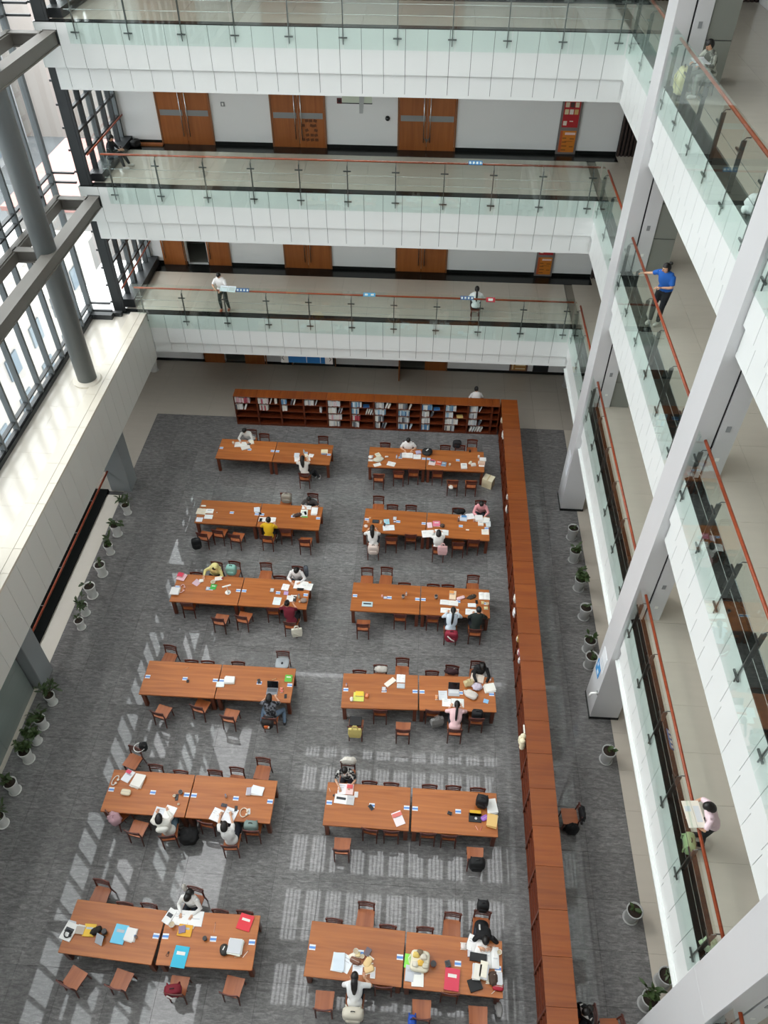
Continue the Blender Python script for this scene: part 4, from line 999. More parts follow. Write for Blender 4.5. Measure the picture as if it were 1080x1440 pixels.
BAGS=[
 (2.82,22.77,0.00,'carton',-25,0.42,0.36,0.42,'ead9b4','cream cardboard carton standing on floor at shelf-side end of first row'),
 (1.54,24.31,0.62,'bag',0,0.36,0.2,0.36,'1c1d20','black backpack on chair at far side of first shelf-side row'),
 (1.32,22.01,0.50,'cloth',0,0.16,0.2,0.08,'e8e2da','crumpled white tissue on pulled-out chair, first shelf-side row'),
 (-4.91,20.70,0.62,'bag',0,0.4,0.22,0.42,'9a9488','grey camouflage backpack propped on chair, second window-side row'),
 (-7.87,18.44,0.30,'bag',20,0.36,0.24,0.5,'141517','black backpack hanging from end chair, second window-side row'),
 (1.64,20.55,0.60,'cloth',0,0.4,0.24,0.2,'1a1a1c','black jacket bundled on chair, far side of second shelf-side row'),
 (-1.46,18.41,0.50,'bag',0,0.4,0.22,0.42,'d8c6bc','cream fluffy backpack behind long-haired person, second shelf-side row'),
 (1.00,18.50,0.55,'tote',0,0.36,0.16,0.4,'e6b8b8','pink tote bag hanging on chair back, second shelf-side row'),
 (-6.28,17.05,0.62,'bag',-5,0.36,0.24,0.42,'8fc4b8','mint green backpack on far-side chair, third window-side row'),
 (-3.69,17.14,0.60,'bag',15,0.16,0.2,0.5,'5a6068','grey slate bag strap bundle on chair, third window-side row'),
 (-3.71,14.82,0.30,'tote',12,0.36,0.14,0.38,'e6e0d0','cream canvas tote hanging beside maroon top, third window-side row'),
 (1.32,14.85,0.45,'bag',0,0.44,0.24,0.46,'8a1f34','maroon backpack hanging behind ponytailed person, third shelf-side row'),
 (-4.00,13.60,0.47,'tray',0,0.44,0.42,0.06,'aab0b4','grey round-cornered tray on chair seat, fourth window-side row'),
 (-4.10,11.45,0.40,'bag',0,0.36,0.26,0.4,'2a2422','black and orange backpack at patterned shirt, fourth window-side row'),
 (-0.85,13.43,0.60,'cloth',0,0.4,0.22,0.22,'c9c4bc','pale grey jacket over far-side chair, fourth shelf-side row'),
 (1.35,13.50,0.60,'cloth',0,0.4,0.22,0.2,'3a2226','dark maroon jacket on far-side chair, fourth shelf-side row'),
 (-1.51,11.71,0.47,'laptop0',0,0.36,0.3,0.06,'17181a','black folder lying on chair seat, fourth shelf-side row'),
 (-1.48,11.20,0.55,'tote',0,0.4,0.14,0.42,'d8c67a','pale yellow plastic bag hanging on chair back, fourth shelf-side row'),
 (0.91,11.92,0.20,'tote',20,0.4,0.2,0.36,'8a8886','grey woven tote on floor beside pink top, fourth shelf-side row'),
 (2.09,12.07,0.50,'bag',0,0.34,0.24,0.34,'17171a','black bag under table end, fourth shelf-side row'),
 (-7.69,8.30,0.50,'cloth',-20,0.36,0.3,0.4,'c09aa2','pinkish purple jacket draped on end chair, fifth window-side row'),
 (-7.58,10.32,0.75,'cable',15,0.3,0.24,0.12,'e4e4e2','white headphones hanging on pulled-back chair, fifth window-side row'),
 (-7.47,10.36,0.62,'bag',15,0.22,0.16,0.36,'202224','small black bag on pulled-back chair, fifth window-side row'),
 (-5.68,8.10,0.20,'cloth',0,0.5,0.46,0.34,'0c0c0d','black fluffy coat heaped on floor, fifth window-side row'),
 (-3.99,8.31,0.58,'bag',0,0.38,0.22,0.36,'7f918c','grey-green backpack on near-side chair, fifth window-side row'),
 (1.98,7.73,0.45,'bag',0,0.42,0.24,0.5,'151517','black backpack hanging on pulled-out chair, fifth shelf-side row'),
 (-1.56,10.25,0.75,'cloth',0,0.42,0.16,0.3,'ece6dc','white jacket draped on chair behind patterned shirt, fifth shelf-side row'),
 (-5.11,4.44,0.55,'bag',10,0.4,0.24,0.3,'7a1426','maroon bag on near-side chair seat, sixth window-side row'),
 (-5.37,6.66,0.62,'cloth',-20,0.1,0.12,0.34,'e8e4dc','white jacket sleeve on chair behind sketcher, sixth window-side row'),
 (2.08,6.64,0.75,'bag',0,0.3,0.2,0.42,'161618','black backpack hung on chair behind black shirt, sixth shelf-side row'),
 (-0.91,4.23,0.45,'bag',0,0.5,0.26,0.46,'cfc8b8','beige backpack hanging behind white t-shirt, sixth shelf-side row'),
 (0.44,4.21,0.30,'bag',0,0.2,0.24,0.4,'2450b0','blue bag beside pulled-out chair, sixth shelf-side row'),
 (2.47,4.64,0.10,'cloth',0,0.16,0.3,0.14,'b8b6b4','small grey plastic bag on floor under table end, sixth shelf-side row'),
]

# ---------------------------------------------------------------- reading tables
ROWN = {'1': 'first', '2': 'second', '3': 'third', '4': 'fourth', '5': 'fifth', '6': 'sixth'}
SIDE = {'L': 'window-side', 'R': 'shelf-side'}
def copy_tree(o, parent=None):
    c = o.copy(); COL.objects.link(c)
    if parent: c.parent = parent
    for ch in list(o.children): copy_tree(ch, c)
    return c
ttop = B(-1.147, 1.147, -.6, .6, .705, .76).mesh('tabletop', M['table'], bevel=.006)
tapr = MB().box(-1.05, 1.05, -.52, -.49, .60, .705).box(-1.05, 1.05, .49, .52, .60, .705).box(-1.05, -1.02, -.49, .49, .60, .705).box(1.02, 1.05, -.49, .49, .60, .705).mesh('apron', M['tleg'])
tlg = B(-.055, .055, -.055, .055, 0, .705).mesh('table_leg', M['tleg'], bevel=.006)
stk = B(-.075, .075, -.06, .06, .76, .763).mesh('number_sticker', mat('e8ecf2', .5))
stb = B(-.075, .075, -.03, .022, .763, .7642).mesh('sticker_band', mat('5f93d6', .5))
def make_table(label, x, y, ang, sp):
    t = thing('reading_table', label, 'table', (x, y, 0), rad(ang), 'reading tables')
    put('tabletop', ttop, t); put('apron', tapr, t)
    for sx in (-1, 1):
        for sy in (-1, 1): put('leg', tlg, t, (sx * 1.06, sy * .5, 0))
    for (a, b) in sp:
        s = put('number_sticker', stk, t, (a, b, 0)); put('band', stb, s)
    return t
TABLES = {'L1': (-6.96, 23.45, -1.5), 'R1': (-.85, 23.35, -.3), 'L2': (-6.96, 19.85, -1.2), 'R2': (-.76, 19.78, -2.1), 'L3': (-6.94, 16.2, -.6), 'R3': (-.88, 16.21, -.5),
          'L4': (-6.96, 12.66, -.1), 'R4': (-.84, 12.62, 1.8), 'L5': (-6.96, 9.04, -.6), 'R5': (-.95, 9.05, -.4), 'L6': (-6.85, 5.57, -3.2), 'R6': (-.96, 5.46, -2.3)}
SECOND = {'L6': (-4.5, 5.53, .5), 'R6': (1.37, 5.37, -1.7), 'R5': (1.40, 9.03, -.3), 'R2': (1.56, 19.70, -2.1), 'R4': (1.49, 12.69, 1.9)}
for k, (x, y, a) in TABLES.items():
    wd = '%s %s row' % (ROWN[k[1]], SIDE[k[0]])
    make_table('long brown wooden reading table, %s, half nearer the windows' % wd, x, y, a, ((-1.04, .02), (.12, .02), (1.06, .02)))
    if k in SECOND: x2, y2, a2 = SECOND[k]
    else: x2, y2, a2 = x + 2.32 * math.cos(rad(a)), y + 2.32 * math.sin(rad(a)), a
    make_table('long brown wooden reading table, %s, half nearer the gallery pillars' % wd, x2, y2, a2, ((-1.06, .02), (.1, .02), (1.04, .0)))

# ---------------------------------------------------------------- chairs
mb = MB()
nx_ = 6
def seatgrid():
    vs = []; fs = []
    for j in range(5):
        for i in range(7):
            u = i / 6 - .5; v = j / 4 - .5
            vs.append((u * (.44 if v > 0 else .42), v * .42, .452 - .012 * (1 - (2 * u) ** 2) * (1 - v * v)))
    for j in range(4):
        for i in range(6): fs.append((j * 7 + i, j * 7 + i + 1, (j + 1) * 7 + i + 1, (j + 1) * 7 + i))
    n0 = len(vs); rim = [i for i in range(7)] + [7 * j + 6 for j in range(1, 5)] + [28 + i for i in range(5, -1, -1)] + [7 * j for j in range(3, 0, -1)]
    for q in rim: vs.append((vs[q][0] * .97, vs[q][1] * .97, .425))
    for a in range(len(rim)):
        b = (a + 1) % len(rim); fs.append((rim[b], rim[a], n0 + a, n0 + b))
    fs.append(tuple(n0 + a for a in reversed(range(len(rim)))))
    m = MB(); m.add(vs, fs); return m
c_seat = seatgrid().mesh('chair_seat', M['seat'])
c_frame = MB().box(-.185, .185, .165, .185, .36, .425).box(-.185, .185, -.2, -.18, .36, .425).box(-.195, -.175, -.18, .165, .36, .425).box(.175, .195, -.18, .165, .36, .425).mesh('seat_frame', M['frame'])
c_fleg = MB().tube([(0, 0, .43), (0, .02, 0)], [.024, .017], 6).mesh('front_leg', M['frame'])
c_rleg = MB().tube([(0, -.05, 0), (0, 0, .44), (0, -.012, .62), (0, -.05, .83)], [.017, .023, .02, .017], 6).mesh('rear_leg', M['frame'])
def bowed(z, hgt, dep, back, w_=.40, th=.018, n=6):
    vs = []; fs = []
    for i in range(n + 1):
        u = i / n - .5; y = -.205 - back - dep * (1 - (2 * u) ** 2)
        for (dy, dz) in ((0, 0), (th, 0), (th, hgt), (0, hgt)): vs.append((u * w_, y + dy, z + dz))
    for i in range(n):
        for k in range(4): fs.append((i * 4 + k, i * 4 + (k + 1) % 4, i * 4 + 4 + (k + 1) % 4, i * 4 + 4 + k))
    fs += [(0, 1, 2, 3), tuple(n * 4 + k for k in (3, 2, 1, 0))]
    return MB().add(vs, [tuple(reversed(f)) for f in fs])
c_rail = bowed(.755, .075, .03, .04, .44, .024).mesh('top_rail', M['frame'])
c_slat1 = bowed(.685, .035, .025, .026).mesh('back_slat', M['frame'])
c_slat2 = bowed(.615, .035, .022, .014).mesh('back_slat_low', M['frame'])
c_str = MB().tube([(-.19, -.03, .2), (.19, -.03, .2)], .011, 5).mesh('stretcher', M['frame'])
def make_chair(label, x, y, rz):
    t = thing('reading_chair', label, 'chair', (x, y, 0), rz, 'slat-back reading chairs')
    put('seat', c_seat, t); put('seat_frame', c_frame, t)
    for s in (-1, 1): put('leg', c_fleg, t, (s * .185, .175, 0)); put('leg', c_rleg, t, (s * .19, -.2, 0))
    put('top_rail', c_rail, t); put('back_slat', c_slat1, t); put('back_slat', c_slat2, t); put('stretcher', c_str, t)
    return t
CH_AT = {}
ORD = ('first', 'second', 'third', 'fourth', 'fifth', 'sixth', 'seventh')
for k, sides in CHAIRS.items():
    ty = TABLES[k][1]
    for sd, lst in sides.items():
        lst2 = sorted(lst)
        for i, (x, y, r, occ) in enumerate(lst2):
            rz = (math.pi if sd == 'far' else 0) + rad(r)
            off = Vector((0, .26, 0)); off.rotate(Euler((0, 0, rz)))
            cx, cy = x + off.x, y + off.y
            gap = (cy - .21 - (ty + .6)) if sd == 'far' else ((ty - .6) - (cy + .21))
            st = 'occupied' if occ else ('turned' if abs(r) >= 8 else ('pulled-out' if gap > -.06 else 'tucked-in'))
            make_chair('%s slat-back wooden chair, %s side of %s %s row, %s from windows' % (st, sd, ROWN[k[1]], SIDE[k[0]], ORD[i]), cx, cy, rz)
            CH_AT[(k, sd, i)] = (cx, cy, rz)

# ---------------------------------------------------------------- bookcases and books
def make_case_meshes(w_, d_, h_, front):       # origin at unit centre; open side towards `front` = -1 (-Y)
    R = {}
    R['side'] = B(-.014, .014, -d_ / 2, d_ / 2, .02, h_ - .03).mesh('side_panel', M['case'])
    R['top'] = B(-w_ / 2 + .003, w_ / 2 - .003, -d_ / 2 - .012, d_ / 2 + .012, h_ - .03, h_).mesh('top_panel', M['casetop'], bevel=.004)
    R['back'] = B(-w_ / 2 + .014, w_ / 2 - .014, d_ / 2 - .02, d_ / 2, .08, h_ - .03).mesh('back_panel', M['case'])
    R['shelf'] = B(-w_ / 2 + .016, w_ / 2 - .016, -d_ / 2 + .01, d_ / 2 - .022, -.012, .012).mesh('shelf', M['case'])
    R['plinth'] = B(-w_ / 2 + .014, w_ / 2 - .014, -d_ / 2 + .02, d_ / 2 - .02, 0, .08).mesh('plinth', M['case'])
    R['divider'] = B(-.01, .01, -d_ / 2 + .03, d_ / 2 - .02, .092, h_ - .03).mesh('divider', M['case'])
    return R
CH_ = 1.53
SHZ = [.09, .445, .80, 1.155]
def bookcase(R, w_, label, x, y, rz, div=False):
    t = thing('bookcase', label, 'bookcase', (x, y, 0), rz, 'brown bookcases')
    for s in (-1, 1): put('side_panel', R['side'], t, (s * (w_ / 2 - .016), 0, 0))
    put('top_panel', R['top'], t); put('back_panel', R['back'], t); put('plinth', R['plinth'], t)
    for z in SHZ: put('shelf', R['shelf'], t, (0, 0, z))
    if div: put('divider', R['divider'], t)
    return t
UW = .9925
Rb = make_case_meshes(UW, .5, CH_, -1)
CNT = ('first', 'second', 'third', 'fourth', 'fifth', 'sixth', 'seventh', 'eighth', 'ninth', 'tenth', 'eleventh', 'twelfth')
for i in range(11):
    bookcase(Rb, UW, 'brown open bookcase in row behind the tables, %s from windows' % CNT[i], -7.93 + UW * (i + .5), 26.22, 0)
bookcase(make_case_meshes(.31, .5, CH_, -1), .31, 'narrow empty bookcase beside the corner of the shelf rows', 3.145, 26.22, 0)
Rs = make_case_meshes(1.0, .66, CH_, -1)
TENS = {0: '', 1: 'twenty-'}
def ordn(i):
    a = CNT + ('thirteenth', 'fourteenth', 'fifteenth', 'sixteenth', 'seventeenth', 'eighteenth', 'nineteenth', 'twentieth', 'twenty-first', 'twenty-second', 'twenty-third', 'twenty-fourth')
    return a[i]
for i in range(24):
    bookcase(Rs, 1.0, 'brown bookcase in long run along the pillars, %s from the far corner' % ordn(i), 3.68, 25.97 - i if i else 25.97 , -math.pi / 2)
# books: (unit, shelf from top, start, end, palette, leaning)
PAL = {'w': ['e8e6e0', 'dcdad4', 'cfd2d4', 'e9e2d6', 'b9bcc0', '8d9196', 'f0efea', '5c5f66'], 'p': ['e8d4d6', 'd8aab0', 'e9e2de', 'c05a68', 'dfe0e2', 'efe9e4'],
       'b': ['9cc0d8', 'c8d6de', '5f8fb8', 'dfe6ea', '3f6f9c', 'e6e4de', '7fa8c0'], 'r': ['a03440', 'e0dcd6', 'c8505c', 'd8d0cc']}
PN = {'w': 'mostly white', 'p': 'pinkish and white', 'b': 'blue and white', 'r': 'dark red and white'}
BK = [(0, 0, .02, .68, 'p', 0), (0, 1, .02, .42, 'w', 1), (1, 0, .02, .56, 'p', 1), (1, 0, .78, .86, 'w', 0), (1, 1, .05, .42, 'r', 0), (2, 0, .02, .2, 'b', 0), (2, 0, .36, .6, 'w', 2), (2, 1, .04, .18, 'w', 0),
      (3, 0, .02, .52, 'w', 1), (3, 1, .68, .78, 'b', 0), (4, 0, .02, .52, 'p', 0), (4, 1, .02, .5, 'w', 1), (4, 2, .02, .56, 'p', 0), (4, 3, .02, .52, 'w', 0),
      (5, 0, .02, .46, 'b', 0), (5, 1, .02, .34, 'b', 0), (5, 1, .6, .92, 'w', 2), (5, 2, .02, .38, 'r', 0), (5, 3, .02, .3, 'w', 0),
      (6, 0, .02, .54, 'w', 1), (6, 1, .02, .5, 'b', 0), (6, 2, .02, .42, 'w', 0), (6, 3, .02, .36, 'w', 1), (7, 0, .02, .5, 'w', 1), (7, 1, .02, .5, 'b', 0), (7, 2, .02, .5, 'w', 0), (7, 3, .02, .54, 'b', 1),
      (8, 0, .02, .44, 'b', 0), (8, 1, .02, .42, 'w', 1), (8, 2, .02, .34, 'w', 0), (8, 3, .02, .36, 'b', 0), (9, 0, .02, .46, 'b', 0), (9, 1, .02, .36, 'b', 0), (9, 2, .02, .56, 'w', 0), (9, 3, .02, .44, 'w', 0),
      (10, 0, .02, .46, 'w', 1), (10, 1, .02, .36, 'w', 0), (10, 2, .02, .48, 'w', 1), (10, 3, .02, .5, 'w', 2)]
random.seed(21)
BME = {}
def bookmesh(col, t_, h_, d_):
    k = (col, t_, h_)
    if k not in BME:
        BME[k] = (MB().box(-t_ / 2, t_ / 2, -d_ / 2, -d_ / 2 + .004, 0, h_).box(-t_ / 2, -t_ / 2 + .003, -d_ / 2, d_ / 2, 0, h_).box(t_ / 2 - .003, t_ / 2, -d_ / 2, d_ / 2, 0, h_).mesh('book_cover', mat(col, .5)),
                  B(-t_ / 2 + .003, t_ / 2 - .003, -d_ / 2 + .004, d_ / 2 - .004, .004, h_ - .004).mesh('book_pages', M['paper']))
    return BME[k]
CN = {'e8e6e0': 'white', 'dcdad4': 'off-white', 'cfd2d4': 'pale-grey', 'e9e2d6': 'cream', 'b9bcc0': 'grey', '8d9196': 'mid-grey', 'f0efea': 'white', '5c5f66': 'dark-grey', 'e8d4d6': 'pale-pink', 'd8aab0': 'pink', 'c05a68': 'crimson', '9cc0d8': 'sky-blue', 'c8d6de': 'pale-blue', '5f8fb8': 'blue', '3f6f9c': 'deep-blue', '7fa8c0': 'dusty-blue', 'a03440': 'dark-red', 'c8505c': 'red'}
SN = ('top', 'second', 'third', 'bottom'); nb = 0
for (u, s, a, b, pal, lean) in BK:
    z = SHZ[3 - s] + .012
    x = -7.93 + UW * u + .03 + a * .93; xe = -7.93 + UW * u + .03 + b * .93
    k_ = 0
    while x < xe and nb < 296:
        t_ = random.choice((.04, .05, .06, .075)); h_ = random.choice((.24, .26, .28))
        bc = random.choice(PAL[pal]); cv, pg = bookmesh(bc, t_, h_, .2); k_ += 1
        rot = (0, 0, 0)
        if lean == 2 or (lean == 1 and x + t_ > xe - .06): rot = (0, .32, 0); x += .045
        o = thing('book', '%s-spined book, %s from windows %son %s shelf, %s bookcase behind tables' % (CN.get(bc, 'white'), ordn(k_ - 1), 'of its second cluster ' if a > .3 else '', SN[s], CNT[u]), 'book', (x + t_ / 2, 26.10 + random.uniform(-.02, .02), z), 0, '%s shelf books, %s bookcase, %s' % (SN[s], CNT[u], PN[pal]), cv)
        o.rotation_euler = rot
        put('pages', pg, o); x += t_ + .004; nb += 1
for (u, s, c, lab) in ((5, 0, '2f5f94', 'blue book lying flat on top shelf of sixth bookcase'), (8, 0, '3f78b0', 'blue book lying flat on top shelf of ninth bookcase'), (9, 1, 'e0c27a', 'pale yellow book lying flat on second shelf of tenth bookcase')):
    o = thing('flat_book', lab, 'book', (-7.93 + UW * u + .66, 26.08, SHZ[3 - s] + .012), .1, None, B(-.13, .13, -.09, .09, 0, .05).mesh('flat_cover', mat(c, .5)))
    put('pages', B(-.125, .134, -.085, .085, .006, .044).mesh('flat_pages', M['paper']), o)
# the few things left in the long run
def sidebook(label, y, z, c, w_=.2, x=3.47, h_=.2):
    o = thing('loose_papers', label, 'papers', (x, y, z), 0, None, MB().box(-.13, .13, -w_ / 2, w_ / 2, 0, h_).mesh('loose_papers', mat(c, .7)))
    put('sheet', B(-.14, .1, -w_ * .3, w_ * .2, 0, h_ * .8).mesh('loose_sheet', M['paper']), o, (-.01, w_ * .1, .01))
for (lab, y, s, c, w_) in (('white papers in second bookcase of the pillar run', 24.45, 3, 'e6e4df', .3), ('cream book in first bookcase of the pillar run', 25.4, 3, 'd9c8a4', .16), ('crumpled white bag in sixth bookcase of the pillar run', 20.55, 2, 'e0dfdb', .22), ('white slip in sixth bookcase of the pillar run', 20.85, 3, 'd0c8c0', .1),
                           ('white box edge in tenth bookcase of the pillar run', 16.05, 3, 'ece6da', .22), ('white papers in tenth bookcase of the pillar run', 15.75, 2, 'f0eff2', .26), ('yellow booklet in twelfth bookcase of the pillar run', 14.45, 3, 'dcb45c', .12), ('pink booklet in twelfth bookcase of the pillar run', 13.95, 3, 'd88c9a', .14), ('white booklet in thirteenth bookcase of the pillar run', 13.65, 3, 'e9dfe4', .12)):
    sidebook(lab, y, SHZ[s] + .012, c, w_)
t = thing('plush_toy', 'knobbly cream plush hanging over bookcase top, pillar run', 'toy', (3.30, 10.9, 1.2))
mb = MB()
for i in range(4):
    for j in (-1, 1): mb.sup((random.uniform(-.02, .02), j * .075, -.03 + .11 * i), (.17, .17, .17), 1, 8, 6)
put('body', mb.mesh('plush_body', mat('ede3c4', .9), True), t, (-.05, 0, 0))
put('ribbon', B(-.02, .02, .1, .36, .24, .26).mesh('plush_ribbon', mat('f4f0e4', .8)), t, (0, .04, .1))

# ---------------------------------------------------------------- small things on the tables
def build_item(kind, label, x, y, z, rz, w_, d_, h_, c, cat=None):
    col = mat(c, .55)
    dk = mat('2a2c30', .4)
    cats = dict(sheet='paper', stack='papers', book='book', obook='book', laptop='laptop', laptop0='laptop', tablet='box', phone='box', phonestand='tablet', bottle='bottle', cup='cup', mug='jar', pouch='pouch', cloth='cloth', snack='packet', pen='pen', cable='cable', lamp='lamp', bag='bag', tote='bag', helmet='bag', carton='box', cratebag='tray', tray='tray', key='keys')
    names = dict(sheet='paper_sheet', stack='paper_stack', book='book', obook='open_book', laptop='laptop', laptop0='flat_case', tablet='flat_box', phone='small_case', phonestand='tablet_on_stand', bottle='drink_bottle', cup='cup', mug='jar', pouch='pencil_pouch', cloth='crumpled_cloth', snack='snack_packet', pen='pen', cable='headphones', lamp='desk_lamp', bag='backpack', tote='tote_bag', helmet='round_bag', carton='carton', cratebag='heaped_tray', tray='chair_tray', key='key_ring')
    t = thing(names[kind], label, cat or cats[kind], (x, y, z), rz)
    if kind == 'sheet':
        n = 4; vs = []; fs = []
        for i in range(n + 1):
            u = i / n - .5
            zz = .001 + h_ * .6 * (2 * abs(u)) ** 2
            for v in (-.5, .5): vs.append((u * w_, v * d_, zz))
        vs += [(a, b, q + .0015) for a, b, q in vs]
        m_ = 2 * (n + 1)
        for i in range(n):
            fs.append((m_ + 2 * i, m_ + 2 * i + 2, m_ + 2 * i + 3, m_ + 2 * i + 1)); fs.append((2 * i, 2 * i + 1, 2 * i + 3, 2 * i + 2))
            fs.append((2 * i, 2 * i + 2, m_ + 2 * i + 2, m_ + 2 * i)); fs.append((2 * i + 1, m_ + 2 * i + 1, m_ + 2 * i + 3, 2 * i + 3))
        put('leaf', MB().add(vs, fs).mesh('sheet', col), t)
        put('print', MB().box(-w_ * .36, w_ * .36, d_ * .28, d_ * .33, h_ * .3 + .003, h_ * .3 + .0036).box(-w_ * .36, w_ * .2, d_ * .1, d_ * .14, h_ * .2 + .003, h_ * .2 + .0036).mesh('sheet_print', mat('c6c8cc', .7)), t)
    elif kind == 'stack':
        n = max(3, int(h_ / .018)); n = min(n, 7)
        for i in range(n):
            zz = h_ * i / n; r = random.uniform(-.12, .12); dx, dy = random.uniform(-.02, .02), random.uniform(-.02, .02)
            cc = col if i % 2 == 0 else mat(('f3f2ee', 'e2e0da', 'd4d6da')[i % 3], .7)
            put('sheaf', MB().obox((dx, dy, zz + h_ / n / 2), (w_ * random.uniform(.84, 1), d_ * random.uniform(.84, 1), h_ / n * .92), (0, 0, r)).mesh('sheaf', cc), t)
    elif kind == 'book':
        put('cover', MB().box(-w_ / 2, w_ / 2, -d_ / 2, d_ / 2, 0, .004).box(-w_ / 2, w_ / 2, -d_ / 2, d_ / 2, h_ - .004, h_).box(-w_ / 2, -w_ / 2 + .005, -d_ / 2, d_ / 2, .004, h_ - .004).mesh('cover', col), t)
        put('pages', B(-w_ / 2 + .005, w_ / 2 - .006, -d_ / 2 + .006, d_ / 2 - .006, .004, h_ - .004).mesh('pages', M['paper']), t)
        if w_ > .18 and d_ > .2:
            tcol = lin(c); lum = .3 * tcol[0] + .6 * tcol[1] + .1 * tcol[2]
            put('title_block', B(-w_ * .3, w_ * .3, d_ * .08, d_ * .24, h_, h_ + .0008).mesh('title', mat('e9e6e0' if lum < .45 else 'b9bcc2', .6)), t)
    elif kind == 'obook':
        for s in (-1, 1):
            n = 5; vs = []; fs = []
            for i in range(n + 1):
                u = i / n; zz = h_ * (.35 + .65 * math.sin(math.pi * min(1, u * .95 + .05)) * (1 - .35 * u))
                for v in (-.5, .5): vs += [(s * u * w_ / 2, v * d_, 0.0), (s * u * w_ / 2, v * d_, zz)]
            for i in range(n):
                a = 4 * i; b = a + 4
                q = [(a + 1, b + 1, b + 3, a + 3), (a, a + 2, b + 2, b), (a, b, b + 1, a + 1), (a + 2, a + 3, b + 3, b + 2)]
                fs += q if s > 0 else [tuple(reversed(f)) for f in q]
            fs.append((4 * n, 4 * n + 2, 4 * n + 3, 4 * n + 1) if s > 0 else (4 * n + 1, 4 * n + 3, 4 * n + 2, 4 * n))
            pg = put('page_block', MB().add(vs, fs).mesh('page_block', col), t)
        put('cover', B(-w_ / 2 - .006, w_ / 2 + .006, -d_ / 2 - .005, d_ / 2 + .005, -.003, .0).mesh('book_cover', mat('8c8f96', .6)), t, (0, 0, .003))
        put('print', MB().box(-w_ * .42, -w_ * .12, d_ * .2, d_ * .24, h_ * .98, h_ * .98 + .001).box(-w_ * .42, -w_ * .16, d_ * .05, d_ * .09, h_ * .98, h_ * .98 + .001).box(w_ * .1, w_ * .4, -d_ * .05, d_ * 0, h_ * .98, h_ * .98 + .001).mesh('print_lines', mat('cfd1d4', .7)), t)
    elif kind == 'laptop':
        put('base', B(-w_ / 2, w_ / 2, -d_ / 2, d_ / 2, 0, .018).mesh('base', mat('b9bcc0' if c != '3a3c42' else '7f8288', .35), bevel=.003), t)
        put('keyboard', B(-w_ * .42, w_ * .42, -d_ * .1, d_ * .38, .018, .02).mesh('keyboard', mat('d8dadc' if c != '3a3c42' else '55585e', .5)), t)
        put('lid', MB().obox((0, d_ / 2 + .065, .105), (w_, .008, .22), (-.55, 0, 0)).mesh('lid', mat('23252a', .4)), t)
        put('screen', MB().obox((0, d_ / 2 + .059, .108), (w_ * .92, .003, .19), (-.55, 0, 0)).mesh('screen', M['screen_off']), t)
    elif kind == 'laptop0':
        put('lower_shell', B(-w_ / 2, w_ / 2, -d_ / 2, d_ / 2, 0, h_ * .48).mesh('lower_shell', col, bevel=.004), t)
        put('upper_shell', B(-w_ / 2, w_ / 2, -d_ / 2, d_ / 2, h_ * .52, h_).mesh('upper_shell', col, bevel=.004), t)
        if 'emblem' in label: put('emblem', MB().lathe([(.035, 0), (.035, .001)], 14).mesh('emblem', mat('d6d6d4', .4)), t, (.02, -.02, h_))
        else: put('zip', B(-w_ * .45, w_ * .45, -d_ / 2 - .002, -d_ / 2, h_ * .46, h_ * .54).mesh('zip', mat('6a6c70', .4)), t)
    elif kind in ('tablet', 'phone'):
        put('case', B(-w_ / 2, w_ / 2, -d_ / 2, d_ / 2, 0, h_).mesh('case', col, bevel=min(.004, h_ * .2)), t)
        tcol = lin(c); dark = sum(tcol[:3]) / 3 < .2
        if kind == 'tablet': put('panel', B(-w_ * .36, w_ * .36, -d_ * .06, d_ * .2, h_, h_ + .002).mesh('panel', mat('4a4e54' if dark else '2a2d33', .3)), t)
        else: put('face', B(-w_ * .4, w_ * .4, -d_ * .42, d_ * .42, h_, h_ + .001).mesh('face', mat('0f1114' if dark else 'd3d3d6', .2)), t)
    elif kind == 'phonestand':
        put('screen', MB().obox((0, 0, .12), (w_, .012, .26), (-.7, 0, 0)).mesh('tablet_body', col, bevel=.003), t)
        put('glass', MB().obox((0, .0065, .128), (w_ * .9, .004, .23), (-.7, 0, 0)).mesh('tablet_glass', M['screen_off']), t)
        put('stand', MB().obox((0, .08, .06), (w_ * .6, .01, .14), (.8, 0, 0)).mesh('stand', dk), t)
    elif kind == 'bottle':
        r = w_ / 2
        put('body', MB().lathe([(r * .9, 0), (r, .01), (r, h_ * .62), (r * .5, h_ * .8), (r * .42, h_ * .86)], 12).mesh('bottle_body', mat(c, .15), True), t)
        put('cap', MB().lathe([(r * .5, h_ * .86), (r * .5, h_), (r * .1, h_)], 10).mesh('cap', mat('e8e8e6' if sum(lin(c)[:3]) < .9 else '5f7fa8', .4)), t)
    elif kind in ('cup', 'mug'):
        r = w_ / 2
        put('body', MB().lathe([(r * .74, 0), (r, h_), (r * .92, h_), (r * .7, h_ * .12), (.001, h_ * .12)], 14).mesh('cup_body', col, True), t)
        put('filling' if kind == 'cup' else 'lid', MB().lathe([(r * .88, h_ * .8), (r * .88, h_ * .82 if kind == 'cup' else h_ * 1.04)], 12).mesh('filling', mat('b9a88a', .4) if kind == 'cup' else mat('2e2c2c', .4)), t)
    elif kind == 'pouch':
        put('body', MB().sup((0, 0, h_ / 2), (w_, d_, h_), .5, 14, 8).mesh('pouch_body', col, True), t)
        put('zip', MB().tube([(-w_ * .4, 0, h_ * .98), (0, 0, h_ * 1.01), (w_ * .4, 0, h_ * .98)], .005, 5).mesh('zip', mat('c9c4bc', .4)), t)
        put('tab', B(w_ * .38, w_ * .46, -.008, .008, h_ * .8, h_ * .9).mesh('tab', M['metal']), t)
    elif kind == 'cloth':
